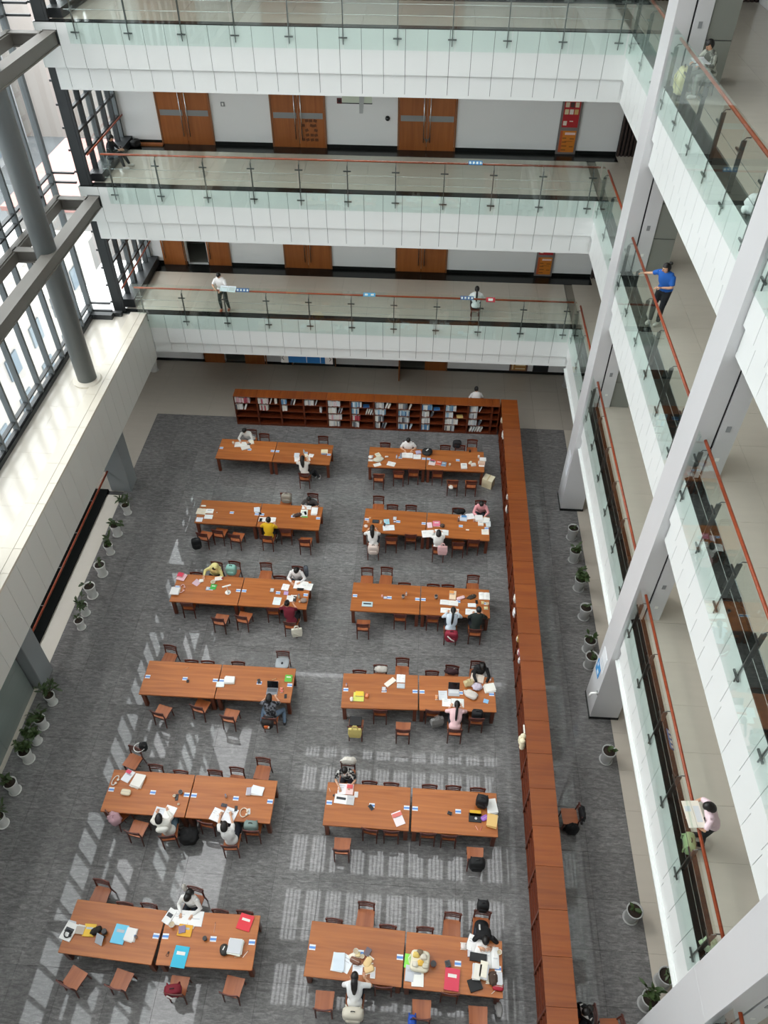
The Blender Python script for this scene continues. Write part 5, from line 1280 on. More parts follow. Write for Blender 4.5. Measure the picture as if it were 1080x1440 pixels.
        put('folds', MB().sup((0, 0, h_ / 2), (w_, d_, h_), .8, 18, 10, .16).sup((w_ * .12, -d_ * .1, h_ * .62), (w_ * .6, d_ * .5, h_ * .7), .9, 12, 8, .2).mesh('folds', mat(c, .85), True), t)
        put('loose_end', MB().sup((-w_ * .4, d_ * .18, h_ * .2), (w_ * .45, d_ * .4, h_ * .4), .8, 12, 6, .2).mesh('loose_end', mat(c, .85), True), t)
        if '2a' <= c[:2] <= '5c': put('pale_edge', MB().sup((w_ * .1, d_ * .2, h_ * .8), (w_ * .3, d_ * .16, h_ * .3), .8, 8, 6, .2).mesh('pale_edge', mat('b8aa9a', .8), True), t)
    elif kind == 'snack':
        put('wrapper', MB().sup((0, 0, h_ / 2), (w_ * .86, d_ * .86, h_), .6, 12, 6, .06).mesh('wrapper', col, True), t)
        put('seam', MB().box(-w_ * .45, w_ * .45, d_ * .38, d_ * .5, h_ * .4, h_ * .5).box(-w_ * .45, w_ * .45, -d_ * .5, -d_ * .38, h_ * .4, h_ * .5).mesh('seam', mat('e6ddd0', .5)), t)
    elif kind == 'pen':
        put('barrel', MB().tube([(0, -d_ / 2, .008), (0, d_ * .35, .008)], .007, 6).mesh('barrel', col), t)
        put('tip', MB().tube([(0, d_ * .35, .008), (0, d_ / 2, .008)], [.007, .002], 6).mesh('tip', dk), t)
    elif kind == 'cable':
        pts = [(w_ / 2 * math.cos(a), d_ / 2 * math.sin(a), .02 + h_ * .3 * (1 + math.sin(a))) for a in [math.pi * (.1 + 1.75 * i / 16) for i in range(17)]]
        put('band', MB().tube(pts, .014, 6).mesh('band', col, True), t)
        for q in (pts[0], pts[-1]): put('ear_pad', MB().sup((q[0], q[1], q[2] + .01), (.07, .07, .05), .8, 10, 6).mesh('ear_pad', col, True), t)
    elif kind == 'lamp':
        put('base', MB().lathe([(.1, 0), (.1, .015), (.09, .02)], 16).mesh('lamp_base', col, True), t)
        put('stem', MB().tube([(0, 0, .02), (-.01, .05, .2), (-.02, .02, .3)], .014, 8).mesh('stem', col, True), t)
        put('head', MB().obox((-.01, .02, .32), (.30, .06, .03), (0, 0.1, .5)).mesh('lamp_head', col, bevel=.008), t)
        put('button', MB().lathe([(.03, .02), (.03, .024)], 10).mesh('button', mat('9a9c9e', .4)), t, (.03, -.03, 0))
    elif kind == 'bag':
        put('body', MB().sup((0, 0, h_ / 2), (w_, d_, h_), .55, 16, 10, .02).mesh('bag_body', mat(c, .75), True), t)
        put('pocket', MB().sup((0, -d_ * .42, h_ * .34), (w_ * .7, d_ * .4, h_ * .46), .5, 12, 8, .02).mesh('pocket', mat(c, .7), True), t)
        put('handle', MB().tube([(-.05, 0, h_ * .97), (-.03, 0, h_ * 1.08), (.03, 0, h_ * 1.08), (.05, 0, h_ * .97)], .011, 6).mesh('handle', mat('2a2a2c', .7)), t)
        for s in (-1, 1): put('strap', MB().tube([(s * w_ * .28, d_ * .3, h_ * .9), (s * w_ * .36, d_ * .62, h_ * .6), (s * w_ * .34, d_ * .5, h_ * .12)], .018, 6).mesh('strap', mat(c, .8)), t)
        if 'orange' in label: put('patch', MB().sup((0, -d_ * .55, h_ * .45), (w_ * .45, d_ * .25, h_ * .36), .6, 10, 6, .05).mesh('patch', mat('d8682c', .6), True), t); put('patch', MB().sup((.06, -d_ * .6, h_ * .5), (w_ * .16, d_ * .2, h_ * .2), .6, 8, 6).mesh('patch_pale', mat('e8dcd0', .6), True), t)
        if 'maroon' in label: put('white_strap', MB().tube([(-w_ * .3, -d_ * .5, h_ * .8), (0, -d_ * .72, h_ * .55), (w_ * .2, -d_ * .6, h_ * .35)], .02, 6).mesh('white_strap', mat('e9e6e2', .7)), t)
    elif kind == 'tote':
        vs = []; fs = []
        for (zz, k_, q) in ((0, .82, .9), (h_ * .5, 1, 1), (h_, .94, .5)):
            for (a, b) in ((-1, -1), (1, -1), (1, 1), (-1, 1)): vs.append((a * w_ / 2 * k_, b * d_ / 2 * q, zz))
        for i in range(2):
            for k in range(4): fs.append((i * 4 + k, i * 4 + (k + 1) % 4, i * 4 + 4 + (k + 1) % 4, i * 4 + 4 + k))
        fs += [(3, 2, 1, 0), (8, 9, 10, 11)]
        put('sack', MB().add(vs, fs).mesh('sack', mat(c, .8), bevel=.015), t)
        for s in (-1, 1): put('loop', MB().tube([(-w_ * .22, s * d_ * .2, h_), (-w_ * .12, s * d_ * .1, h_ * 1.34), (w_ * .12, s * d_ * .1, h_ * 1.34), (w_ * .22, s * d_ * .2, h_)], .011, 6).mesh('loop', mat(c, .8)), t)
        put('crease', MB().tube([(-w_ * .3, -d_ * .52, h_ * .7), (0, -d_ * .55, h_ * .4), (w_ * .25, -d_ * .5, h_ * .2)], .008, 5).mesh('crease', mat(c, .9)), t)
    elif kind == 'helmet':
        put('shell', MB().sup((0, 0, h_ / 2), (w_, d_, h_), .75, 20, 8).mesh('shell', mat(c, .5), True), t)
        put('label', MB().obox((0, .02, h_ + .001), (w_ * .12, d_ * .34, .006), (0, 0, -.6)).mesh('label_mark', mat('e8e8e4', .5)), t)
        put('rim', MB().tube([(w_ * .5 * math.cos(a), d_ * .5 * math.sin(a), h_ * .5) for a in [2 * math.pi * i / 20 for i in range(21)]], .008, 5).mesh('rim', mat('3a3b3e', .5)), t)
    elif kind == 'carton':
        put('box', B(-w_ / 2, w_ / 2, -d_ / 2, d_ / 2, 0, h_).mesh('carton_box', col, bevel=.006), t)
        for s in (-1, 1): put('flap', B(s * .003 if s > 0 else -w_ / 2, w_ / 2 if s > 0 else -.003, -d_ / 2, d_ / 2, h_ + .001, h_ + .008).mesh('flap', mat('efe4c6', .7)), t)
        put('tape', B(-.03, .03, -d_ / 2 - .001, d_ / 2 + .001, h_ + .0085, h_ + .010).mesh('tape', mat('d8c596', .4)), t)
    elif kind == 'tray':
        put('tray', MB().sup((0, 0, h_ / 2), (w_, d_, h_), .45, 20, 6).mesh('tray_body', mat(c, .4), True), t)
        put('knob', MB().sup((0, -.02, h_), (.07, .09, .05), .8, 10, 6).mesh('tray_knob', dk, True), t)
    elif kind == 'cratebag':
        put('tray', MB().sup((0, 0, h_ * .4), (w_, d_, h_ * .8), .4, 18, 8).mesh('tray', mat(c, .5), True), t)
        for i, (a, b, cc) in enumerate(((-.1, .1, 'e0c46a'), (.08, .08, 'd9d2c2'), (.02, -.06, 'e8b84a'), (-.1, -.1, 'ded8c8'), (.14, -.1, 'cfc8b4'), (-.02, .16, '7c6a54'))):
            put('packet', MB().sup((a, b, h_ * .85), (.16, .13, .1), .6, 10, 6, .08).mesh('packet', mat(cc, .6), True), t)
        put('handle', MB().tube([(-w_ * .5, -.1, h_ * .7), (-w_ * .58, 0, h_ * .95), (-w_ * .5, .1, h_ * .7)], .012, 6).mesh('tray_handle', mat('f0ead8', .5)), t)
    elif kind == 'key':
        put('ring', MB().tube([(.03 * math.cos(a), .03 * math.sin(a), .006) for a in [2 * math.pi * i / 12 for i in range(13)]], .006, 5).mesh('ring', col), t)
        put('charm', MB().sup((.01, .05, .012), (.05, .06, .024), .8, 8, 6).mesh('charm', col, True), t)
    return t
random.seed(5)
placed = {}
for k, lst in ITEMS.items():
    for (x, y, kd, r, w_, d_, h_, c, desc) in lst:
        # small things that share a spot lie on one another
        base = .7605
        for (px_, py_, pr_, pt_) in placed.get(k, []):
            if math.hypot(px_ - x, py_ - y) < .6 * pr_ + .28 * min(w_, d_) and pt_ - .76 < .1: base = max(base, pt_ + .001)
        build_item(kd, '%s, %s %s row' % (desc, ROWN[k[1]], SIDE[k[0]]), x, y, base, rad(r), w_, d_, h_, c)
        if kd in ('book', 'sheet', 'stack', 'obook', 'tablet', 'laptop0'): placed.setdefault(k, []).append((x, y, min(w_, d_) / 2, base + h_))
for (x, y, z, kd, r, w_, d_, h_, c, lab) in BAGS:
    build_item(kd, lab, x, y, z, rad(r), w_, d_, h_, c)

# ---------------------------------------------------------------- potted plants
def leafmesh(L, W):
    vs = []; fs = []
    for i, (u, k) in enumerate(((0, .1), (.3, .8), (.65, 1), (1, .05))):
        for s in (-1, 1): vs.append((u * L, s * W / 2 * k, .18 * L * math.sin(u * 2.4)))
    for i in range(3): fs.append((2 * i, 2 * i + 2, 2 * i + 3, 2 * i + 1))
    return vs, fs
def plant(label, x, y, style, sc=1.0, grey=False, seed=0, ph=.62, pr=.2):
    rnd = random.Random(seed)
    t = thing('potted_plant', label, 'plant', (x, y, 0))
    pm = M['gpot'] if grey else M['pot']
    put('pot', MB().lathe([(pr * .68, 0), (pr * .74, .02), (pr * .82, ph * .5), (pr, ph * .96), (pr * 1.04, ph), (pr * .9, ph), (pr * .86, ph * .9)], 20).mesh('pot', pm, True), t)
    put('soil', MB().lathe([(pr * .88, ph * .9), (pr * .86, ph * .93)], 16).mesh('soil', M['soil']), t)
    put('saucer', MB().lathe([(pr * .8, .0), (pr * 1.0, .03), (pr * .95, .035), (pr * .78, .01)], 18).mesh('saucer', pm, True), t)
    lf = MB(); st = MB()
    n = {'bush': 90, 'fern': 34, 'sparse': 10, 'few': 5, 'tall': 26}[style]
    H = {'bush': .55, 'fern': .5, 'sparse': .42, 'few': .22, 'tall': .95}[style] * sc
    R_ = {'bush': .42, 'fern': .42, 'sparse': .3, 'few': .16, 'tall': .5}[style] * sc
    stems = {'bush': 7, 'fern': 8, 'sparse': 4, 'few': 2, 'tall': 6}[style]
    tips = []
    for i in range(stems):
        a = rnd.uniform(0, 6.28); r = R_ * rnd.uniform(.25, .75); h = H * rnd.uniform(.55, 1)
        p0 = Vector((rnd.uniform(-.05, .05), rnd.uniform(-.05, .05), ph * .9)); p2 = Vector((r * math.cos(a), r * math.sin(a), ph * .9 + h)); p1 = (p0 + p2) / 2 + Vector((0, 0, h * .15))
        st.tube([p0, p1, p2], [.012, .009, .005], 5); tips.append((p0, p1, p2))
    for i in range(n):
        p0, p1, p2 = tips[i % stems]; u = rnd.uniform(.35, 1)
        p = p0.lerp(p1, u * 2) if u < .5 else p1.lerp(p2, u * 2 - 1)
        L = rnd.uniform(.16, .28) * sc ** .5 * (1.15 if style in ('fern', 'sparse') else .8)
        vs, fs = leafmesh(L, L * (.28 if style in ('fern', 'tall') else .5))
        Rm_ = Euler((rnd.uniform(-.5, .5), rnd.uniform(-.9, .5), rnd.uniform(0, 6.28))).to_matrix()
        lf.add([p + Rm_ @ Vector(v) for v in vs], fs)
    put('stems', st.mesh('stems', M['stem']), t)
    put('foliage', lf.mesh('foliage', M['leaf'], True), t, kind='stuff')
    return t
LP = [(-11.08, 20.31, 'fern', .8), (-11.12, 19.18, 'sparse', .9), (-11.1, 18.25, 'sparse', .9), (-11.06, 17.23, 'few', 1), (-11.1, 16.25, 'few', 1.2), (-11.09, 15.48, 'fern', .7), (-11.03, 14.89, 'few', 1),
      (-10.96, 12.04, 'fern', .95), (-10.94, 11.22, 'fern', .85), (-10.95, 10.72, 'bush', .9), (-10.97, 10.15, 'bush', .75), (-11.0, 9.2, 'sparse', .8), (-10.95, 8.25, 'fern', .9)]
ST = dict(fern='bushy fern', sparse='spindly plant', few='nearly bare plant', bush='dense green plant', tall='tall branching plant')
for i, (x, y, s, sc) in enumerate(LP):
    k_ = (.74, .86, .74, .88, .9, .76, .68, .72, .76, .74, .84, .84, .78)[i]
    plant('white ceramic pot with %s along window side, %s from far end' % (ST[s], ordn(i)), x, y, s, sc, False, i + 1, .62 * k_, .2 * (k_ + .08))
RP = [(5.84, 20.1, 'few', .6), (5.79, 18.98, 'sparse', .7), (5.82, 17.65, 'bush', 1.0), (5.85, 16.4, 'few', .8), (5.83, 15.07, 'sparse', .7), (5.80, 14.45, 'few', 1.0), (5.88, 11.2, 'few', 1.2), (5.9, 6.9, 'few', .9), (5.95, 5.0, 'fern', .8), (6.42, 5.5, 'tall', .7)]
for i, (x, y, s, sc) in enumerate(RP):
    plant('grey ceramic pot with %s along pillar side, %s from far end' % (ST[s], ordn(i)), x, y, s, sc, True, i + 40, .56)
plant('white pot with dark plant in far window corner of ground floor', -12.6, 29.7, 'few', .9, False, 71)
plant('grey pot with thin plant in far pillar corner of ground floor', 6.65, 29.7, 'tall', .45, True, 72)

# ---------------------------------------------------------------- people: one skin mesh each, clothes and hair as children
PENDING = []
def voxel(mb, vs_, name):
    me = bpy.data.meshes.new(name); me.from_pydata(mb.v, [], mb.f)
    o = bpy.data.objects.new(name, me); COL.objects.link(o)
    md = o.modifiers.new('r', 'REMESH'); md.mode = 'VOXEL'; md.voxel_size = vs_
    sm = o.modifiers.new('s', 'SMOOTH'); sm.factor = .5; sm.iterations = 3
    return o
def ik(S, Hn, l1, l2, pole):
    d = Hn - S; L = d.length
    if L > (l1 + l2) * .985: Hn = S + d.normalized() * (l1 + l2) * .985; d = Hn - S; L = d.length
    a = (l1 * l1 - l2 * l2 + L * L) / (2 * L); h = math.sqrt(max(0, l1 * l1 - a * a))
    dn = d.normalized(); p = (pole - dn * pole.dot(dn)).normalized()
    return S + dn * a + p * h, Hn
def hand_geo(mb, W, d, n, s, sc=1.0):                       # palm, four unequal curled fingers and a thumb off the palm's side
    d = d.normalized(); n = (n - d * n.dot(d)).normalized(); b = d.cross(n)
    def P(f, o, u): return W + (d * f + b * (o * s) + n * u) * sc
    q = [P(-.01, -.024, .012), P(-.01, .024, .012), P(-.01, .024, -.012), P(-.01, -.024, -.012), P(.085, -.038, .011), P(.085, .036, .011), P(.085, .036, -.013), P(.085, -.038, -.013)]
    mb.add(q, [(0, 1, 2, 3), (7, 6, 5, 4), (0, 4, 5, 1), (1, 5, 6, 2), (2, 6, 7, 3), (3, 7, 4, 0)])
    for o, L in ((-.030, .072), (-.010, .082), (.010, .078), (.029, .062)):
        mb.tube([P(.078, o, 0), P(.078 + L * .5, o * 1.08, -.006), P(.078 + L * .85, o * 1.08, -.024), P(.078 + L * .95, o * 1.05, -.040)], [.0095, .0088, .0078, .006], 6)
    mb.tube([P(.012, -.026, -.004), P(.045, -.058, -.012), P(.075, -.066, -.022)], [.012, .0105, .008], 6)
def person(label, x, y, rz, z0=0.0, pose='sit', lean=.3, side=0.0, shirt='efeeea', sleeve='short', trousers='2a2d36', hair='short', shoes='d8d6d2', hands=None, feet=None, gaze=.9, head_turn=0.0, hood=None, seat=.45, skirt=None, extra=None, lying=0.0, name='person'):
    V = Vector
    t = thing(name, label, 'person', (x, y, z0), rz)
    if pose == 'sit':
        pel = V((0, .02, seat + .10)); H0 = seat + .10; up = .56
        th = math.asin(max(-.2, min(.92, (lean - .02) / .60)))
    else:
        pel = V((0, 0, .93)); th = math.asin(max(-.2, min(.9, lean / .60)))
    sa = math.asin(max(-.5, min(.5, side / .6)))
    ax = V((math.sin(sa), math.sin(th), math.cos(th) * math.cos(sa))).normalized()
    chest = pel + ax * .30; neck = pel + ax * .50; 
    fwd = V((0, math.cos(th), -math.sin(th)))
    hf = V((math.sin(head_turn), math.cos(head_turn), 0)).normalized()
    gz = gaze
    f = (hf * math.cos(gz) + V((0, 0, -1)) * math.sin(gz)).normalized(); u = (hf * math.sin(gz) + V((0, 0, 1)) * math.cos(gz)).normalized(); r_ = f.cross(u)
    hc = neck + ax * .085 + hf * .035 + V((0, 0, .05))
    if lying: hc = neck + ax * .10 + V((0, 0, -lying))
    Rh = Matrix((r_, f, u)).transposed()
    he = Rh.to_euler()
    sh = [neck - ax * .045 + V((s * .165, 0, 0)) for s in (-1, 1)]
    if hands is None: hands = [V((-.13, lean + .22, .80 if pose == 'sit' else 1.05)), V((.13, lean + .22, .80 if pose == 'sit' else 1.05))]
    hands = [V(h) for h in hands]
    arms = []
    for s, S, Hn in zip((-1, 1), sh, hands):
        e, w_ = ik(S, Hn, .285, .25, V((s * .8, -.35, -.55))); arms.append((S, e, w_))
    legs = []
    for s in (-1, 1):
        hp = pel + V((s * .09, .02, -.03))
        if feet: ft = V(feet[0 if s < 0 else 1])
        else: ft = V((s * .11, .40, .08)) if pose == 'sit' else V((s * .10, -.02, .08))
        k, an = ik(hp, ft, .42, .41, V((s * .15, 1, .35))); legs.append((hp, k, an))
    def tors(mb, g):
        Rt = Matrix((V((1, 0, 0)), V((0, ax.z, -ax.y)).normalized(), ax)).transposed().to_euler()
        mb.sup(pel + V((0, 0, 0)), (.33 + g, .25 + g, .22 + g), .85, 16, 8, 0, tuple(Rt))
        mb.tube([pel, pel + ax * .18], [.118 + g / 2, .115 + g / 2], 14)
        mb.sup(pel + ax * .30, (.34 + g, .215 + g, .42 + g), .8, 16, 10, 0, tuple(Rt))
        mb.tube([sh[0] + V((.02, 0, 0)), neck - ax * .02, sh[1] - V((.02, 0, 0))], [.055 + g / 2, .065 + g / 2, .055 + g / 2], 10)
    def legsm(mb, g):
        for hp, k, an in legs: mb.tube([hp, hp.lerp(k, .5), k, k.lerp(an, .35), an], [.082 + g, .072 + g, .055 + g, .054 + g, .036 + g], 10)
    b = MB(); tors(b, 0); legsm(b, 0)
    b.tube([neck - ax * .03, neck.lerp(hc, .6)], [.052, .047], 10)
    b.sup(hc, (.152, .188, .225), 1.0, 16, 12, 0, tuple(he))
    b.tube([hc + f * .04 - u * .06, hc + f * .065 - u * .085], [.05, .03], 8)
    for S, e, w_ in arms: b.tube([S, S.lerp(e, .5), e, e.lerp(w_, .3), w_], [.05, .045, .037, .037, .025], 10)
    for hp, k, an in legs: b.tube([an, an + V((0, .05, -.04))], [.036, .035], 8)
    ob = voxel(b, .021, 'body_tmp')
    cl = MB(); tors(cl, .035)
    for S, e, w_ in arms:
        if sleeve == 'long': cl.tube([S, S.lerp(e, .5), e, e.lerp(w_, .3), e.lerp(w_, .93)], [.064, .058, .052, .05, .038], 10)
        elif sleeve == 'short': cl.tube([S, S.lerp(e, .5), S.lerp(e, .82)], [.066, .062, .062], 10)
    if hood == 'up': pass
    oc = voxel(cl, .021, 'shirt_tmp')
    tr = MB(); legsm(tr, .014)
    tr.sup(pel - V((0, 0, .03)), (.36, .28, .22), .85, 14, 8)
    ot = voxel(tr, .024, 'trousers_tmp')
    def finish():
        dg = bpy.context.evaluated_depsgraph_get()
        res = []
        for o_ in (ob, oc, ot):
            res.append(bpy.data.meshes.new_from_object(o_.evaluated_get(dg)))
        ex = MB()
        for s, (S, e, w_) in zip((-1, 1), arms):
            d = (w_ - e).normalized()
            if pose == 'sit' and w_.z < .95 and not lying: d = V((-s * .25, 1, -.12))
            hand_geo(ex, w_, d, V((0, 0, 1)), -s, .95)
        ex.tube([hc + f * .088 + u * .02, hc + f * .108 - u * .022, hc + f * .088 - u * .03], [.008, .015, .01], 6)
        for s in (-1, 1): ex.sup(hc + r_ * s * .076 - f * .005 - u * .005, (.02, .035, .06), .9, 8, 6, 0, tuple(he))
        bm = bmesh.new(); bm.from_mesh(res[0]); tmp = bpy.data.meshes.new('x'); tmp.from_pydata(ex.v, [], ex.f); bm.from_mesh(tmp)
        me = bpy.data.meshes.new('body'); bm.to_mesh(me); bm.free(); bpy.data.meshes.remove(tmp)
        me.materials.clear(); me.materials.append(M['skin']); me.polygons.foreach_set('use_smooth', [True] * len(me.polygons))
        res[1].materials.clear(); res[2].materials.clear()
        res[1].materials.append(SHIRTM.get(shirt) or mat(shirt, .85)); res[2].materials.append(mat(trousers, .85))
        for q in res[1:]: q.polygons.foreach_set('use_smooth', [True] * len(q.polygons))
        put('body', me, t); put('shirt', res[1], t); put('trousers', res[2], t)
        ey = MB()
        for s in (-1, 1): ey.sup(hc + r_ * s * .032 + f * .086 + u * .018, (.024, .014, .012), 1, 8, 6, 0, tuple(he))
        put('eyes', ey.mesh('eyes', M['eye'], True), t)
        put('mouth', MB().sup(hc + f * .088 - u * .055, (.045, .012, .012), 1, 8, 6, 0, tuple(he)).mesh('mouth', M['lip'], True), t)
        shm = MB()
        for hp, k, an in legs: shm.sup(an + V((0, .06, -.035)), (.095, .26, .09), .7, 12, 8)
        put('shoes', shm.mesh('shoes', mat(shoes, .6), True), t)
        iR = Rh.transposed()
        def keep(p):
            q = iR @ p
            return not (q.y > .035 and q.z < .045) and q.z > -.10
        hm = MB().sup(hc + u * .012 - f * .006, (.182, .215, .238), 1.0, 22, 16, 0, tuple(he), keep)
        bk = hc - f * .09
        if hair == 'long':
            hm.tube([bk + u * .02, bk - u * .06 - V((0, .02, .02)), neck - fwd * .12 - ax * .05, pel + ax * .32 - fwd * .135], [.07, .085, .075, .035], 10)
        elif hair == 'pony':
            hm.tube([bk + u * .03, bk + u * .02 - f * .03, neck - fwd * .14 - ax * .02, pel + ax * .28 - fwd * .15, pel + ax * .2 - fwd * .15], [.03, .034, .042, .034, .012], 10)
        elif hair == 'bun':
            hm.sup(bk + u * .075 - f * .02, (.1, .1, .09), 1, 12, 8)
        elif hair == 'bob':
            hm.sup(hc - f * .035 - u * .03, (.2, .17, .25), .9, 16, 10, 0, tuple(he))
        put('hair', hm.mesh('hair', M['hair'], True), t)
        if hood:
            hd = MB().sup(hc - f * .025 - u * .02, (.27, .25, .30), .9, 18, 12, 0, tuple(he), lambda p: (iR @ p).y < .045)
            hd.tube([sh[0], neck - fwd * .06, sh[1]], [.09, .1, .09], 10)
            put('hood', hd.mesh('hood', mat(hood, .85), True), t)
        if extra: extra(t, dict(pel=pel, neck=neck, ax=ax, fwd=fwd, hc=hc, sh=sh, arms=arms, legs=legs))
        for o_ in (ob, oc, ot):
            m_ = o_.data; bpy.data.objects.remove(o_); bpy.data.meshes.remove(m_)
    PENDING.append(finish)
    return t
def spotted(name, a, b, sc, lo=.45, hi=.55):
    m, nt, p = base_mat(name)
    tc = nt.nodes.new('ShaderNodeTexCoord'); n_ = nt.nodes.new('ShaderNodeTexNoise'); n_.inputs['Scale'].default_value = sc; n_.inputs['Detail'].default_value = 2
    r = nt.nodes.new('ShaderNodeValToRGB'); r.color_ramp.elements[0].position = lo; r.color_ramp.elements[0].color = lin(a); r.color_ramp.elements[1].position = hi; r.color_ramp.elements[1].color = lin(b)
    nt.links.new(tc.outputs['Object'], n_.inputs['Vector']); nt.links.new(n_.outputs['Fac'], r.inputs[0]); nt.links.new(r.outputs[0], p.inputs['Base Color']); p.inputs['Roughness'].default_value = .85
    return m
SHIRTM = {'pattern': spotted('patterned_shirt', '1c1c20', '7d7f86', 14), 'leopard': spotted('black_white_shirt', '17171a', 'd8d8d4', 9), 'camo': spotted('camouflage', '5d5f58', 'aeb0a6', 7)}
def seated(label, k, sd, hx, hy, **kw):
    c = min((v for q, v in CH_AT.items() if q[0] == k and q[1] == sd), key=lambda v: abs(v[0] - hx) + .3 * abs(v[1] - hy))
    cx, cy, rz = c
    d = Vector((hx - cx, hy - cy, 0)); d.rotate(Euler((0, 0, -rz)))
    lean = max(.06, min(.44, d.y - .06)); side = max(-.25, min(.25, d.x))
    ty = TABLES[k][1]
    edge = (ty - .6 - cy) if sd == 'near' else (cy - ty - .6)
    hy_ = max(edge + .10, lean + .10)
    kw.setdefault('hands', [(-.15 + side, hy_ + .02, .785), (.12 + side, hy_ + .05, .785)])
    kw.setdefault('lean', lean); kw.setdefault('side', side)
    return person(label, cx, cy, rz, **kw)
def rw(k): return '%s %s row' % (ROWN[k[1]], SIDE[k[0]])
seated('person in white top bent over papers, far side of first window-side row', 'L1', 'far', -7.16, 24.17, shirt='dcdcd8', sleeve='long', hair='bob')
seated('long-haired person in cream top sitting near side of first window-side row', 'L1', 'near', -4.55, 22.67, shirt='e6dfd6', sleeve='short', hair='long', trousers='1d1e22', shoes='b9b9b9', feet=[(.35, .42, .08), (.5, .36, .08)])
seated('short-haired person in white shirt reading, far side of first shelf-side row', 'R1', 'far', -.44, 23.98, shirt='f0f0ee', hair='short')
seated('person in dark grey shirt writing, far side of second window-side row', 'L2', 'far', -4.01, 20.39, shirt='4b4a4a', hair='short')
seated('person in bright yellow t-shirt, near side of second window-side row', 'L2', 'near', -5.31, 19.21, shirt='e9b91e', hair='short', trousers='23262c')
seated('long-haired person in white top, near side of second shelf-side row', 'R2', 'near', -1.54, 19.08, shirt='efece8', hair='long')
seated('dark-haired person in white top with open notebook, second shelf-side row', 'R2', 'near', .84, 18.77, shirt='f0efea', sleeve='long', hair='bob')
seated('person in pink hooded top, far side of second shelf-side row', 'R2', 'far', 2.4, 20.5, shirt='eaa3a8', sleeve='long', hair='bob')
seated('person in pale yellow coat, far side of third window-side row', 'L3', 'far', -6.78, 16.84, shirt='e8dd96', sleeve='long', hair='bob', hood='e8dd96', hands=[(-.2, .42, .79), (.22, .42, .79)])
seated('person in white top lying over atlas, far side of third window-side row', 'L3', 'far', -3.99, 16.88, shirt='efeceb', sleeve='long', hair='bob', lying=.05)
seated('person in maroon top with black trousers, near side of third window-side row', 'L3', 'near', -4.09, 15.53, shirt='6e1628', sleeve='short', hair='bun', trousers='15161a')
seated('ponytailed person in pale blue denim shirt, near side of third shelf-side row', 'R3', 'near', 1.36, 15.59, shirt='cfdbe6', sleeve='long', hair='pony')
seated('person in black-green shirt, near side of third shelf-side row', 'R3', 'near', 2.19, 15.65, shirt='1c2622', hair='short')
seated('person in grey patterned shirt and wide jeans, fourth window-side row', 'L4', 'near', -4.08, 11.98, shirt='pattern', hair='bob', trousers='6d8298', shoes='2a2a2c', feet=[(-.34, .05, .08), (.36, .05, .08)])
seated('ponytailed person in pale pink top, near side of fourth shelf-side row', 'R4', 'near', 1.47, 12.17, shirt='efc8ca', hair='pony')
seated('person in black clothes leaning low, far side of fourth shelf-side row', 'R4', 'far', 2.24, 13.44, shirt='18181a', sleeve='long', hair='bob', lying=.06)
seated('person in hooded white jacket, near side of fifth window-side row', 'L5', 'near', -6.35, 8.12, shirt='eceae2', sleeve='long', hair='bob', trousers='5f7482', extra=lambda t, J: put('hanging_hood', MB().sup(J['neck'] - J['fwd'] * .16 - J['ax'] * .12, (.34, .16, .22), .9, 14, 8).mesh('hanging_hood', mat('eceae2', .85), True), t))
seated('person in white t-shirt over exam papers, near side of fifth window-side row', 'L5', 'near', -4.69, 8.13, shirt='f2f1ef', hair='bob', side=-.12)
seated('person in black and white patterned shirt, far side of fifth shelf-side row', 'R5', 'far', -1.63, 9.79, shirt='leopard', hair='short', gaze=.35)
seated('dark-haired person in white top over sketchbook, sixth window-side row', 'L6', 'far', -5.14, 6.29, shirt='ecebe8', sleeve='long', hair='long')
seated('long-haired person in white t-shirt, near side of sixth shelf-side row', 'R6', 'near', -.92, 4.91, shirt='eeefef', hair='long', hands=[(-.1, .40, .79), (.2, .42, .90)])
seated('person in black t-shirt with white stripe, far side of sixth shelf-side row', 'R6', 'far', 2.12, 5.84, shirt='141416', hair='short', lying=.02, lean=.44, extra=lambda t, J: put('stripe', MB().obox(J['neck'] - J['ax'] * .2 - J['fwd'] * .125 + Vector((.11, 0, 0)), (.035, .012, .24), (-math.asin(J['ax'].y), 0, 0)).mesh('shirt_stripe', mat('e6e6e4', .8)), t))
# people on the galleries and behind the shelves
def paper(label, x, y, z, w_, d_, rx, rz, c):
    o = thing('held_papers', label, 'papers', (x, y, z), 0); o.rotation_euler = (rx, 0, rz)
    put('sheet', B(-w_ / 2, w_ / 2, -d_ / 2, d_ / 2, 0, .004).mesh('held_sheet', mat(c, .7)), o)
    put('fold', B(-.006, .006, -d_ / 2, d_ / 2, .004, .007).mesh('held_fold', mat('c9c6bc', .7)), o)
    put('print', MB().box(-w_ * .42, -w_ * .08, d_ * .1, d_ * .3, .004, .0055).box(w_ * .08, w_ * .42, -d_ * .3, d_ * .3, .004, .0055).mesh('held_print', mat('d0d6d8', .7)), o)
person('standing person in white t-shirt and dark trousers on lowest far gallery', -7.95, 26.95, math.pi - .1, 5.012, 'stand', lean=.08, shirt='f1efee', trousers='2f3630', hair='short', shoes='b86a4a', hands=[(-.1, .34, 1.06), (.14, .36, 1.12)], feet=[(-.17, -.05, .08), (.12, .04, .08)], gaze=.8)
paper('pale blue and white papers held over handrail by standing person', -7.60, 26.58, 6.16, .62, .26, .5, -.1, 'dfe8ee')
person('ponytailed person in white top sitting with back to the atrium, lowest far gallery', 1.95, 27.0, .0, 5.012, 'sit', lean=.1, shirt='e9eeec', sleeve='long', hair='pony', trousers='26282e', gaze=.5)
st_ = thing('low_stool', 'low dark stool under ponytailed person on lowest far gallery', 'stool', (1.95, 27.0, 5.012))
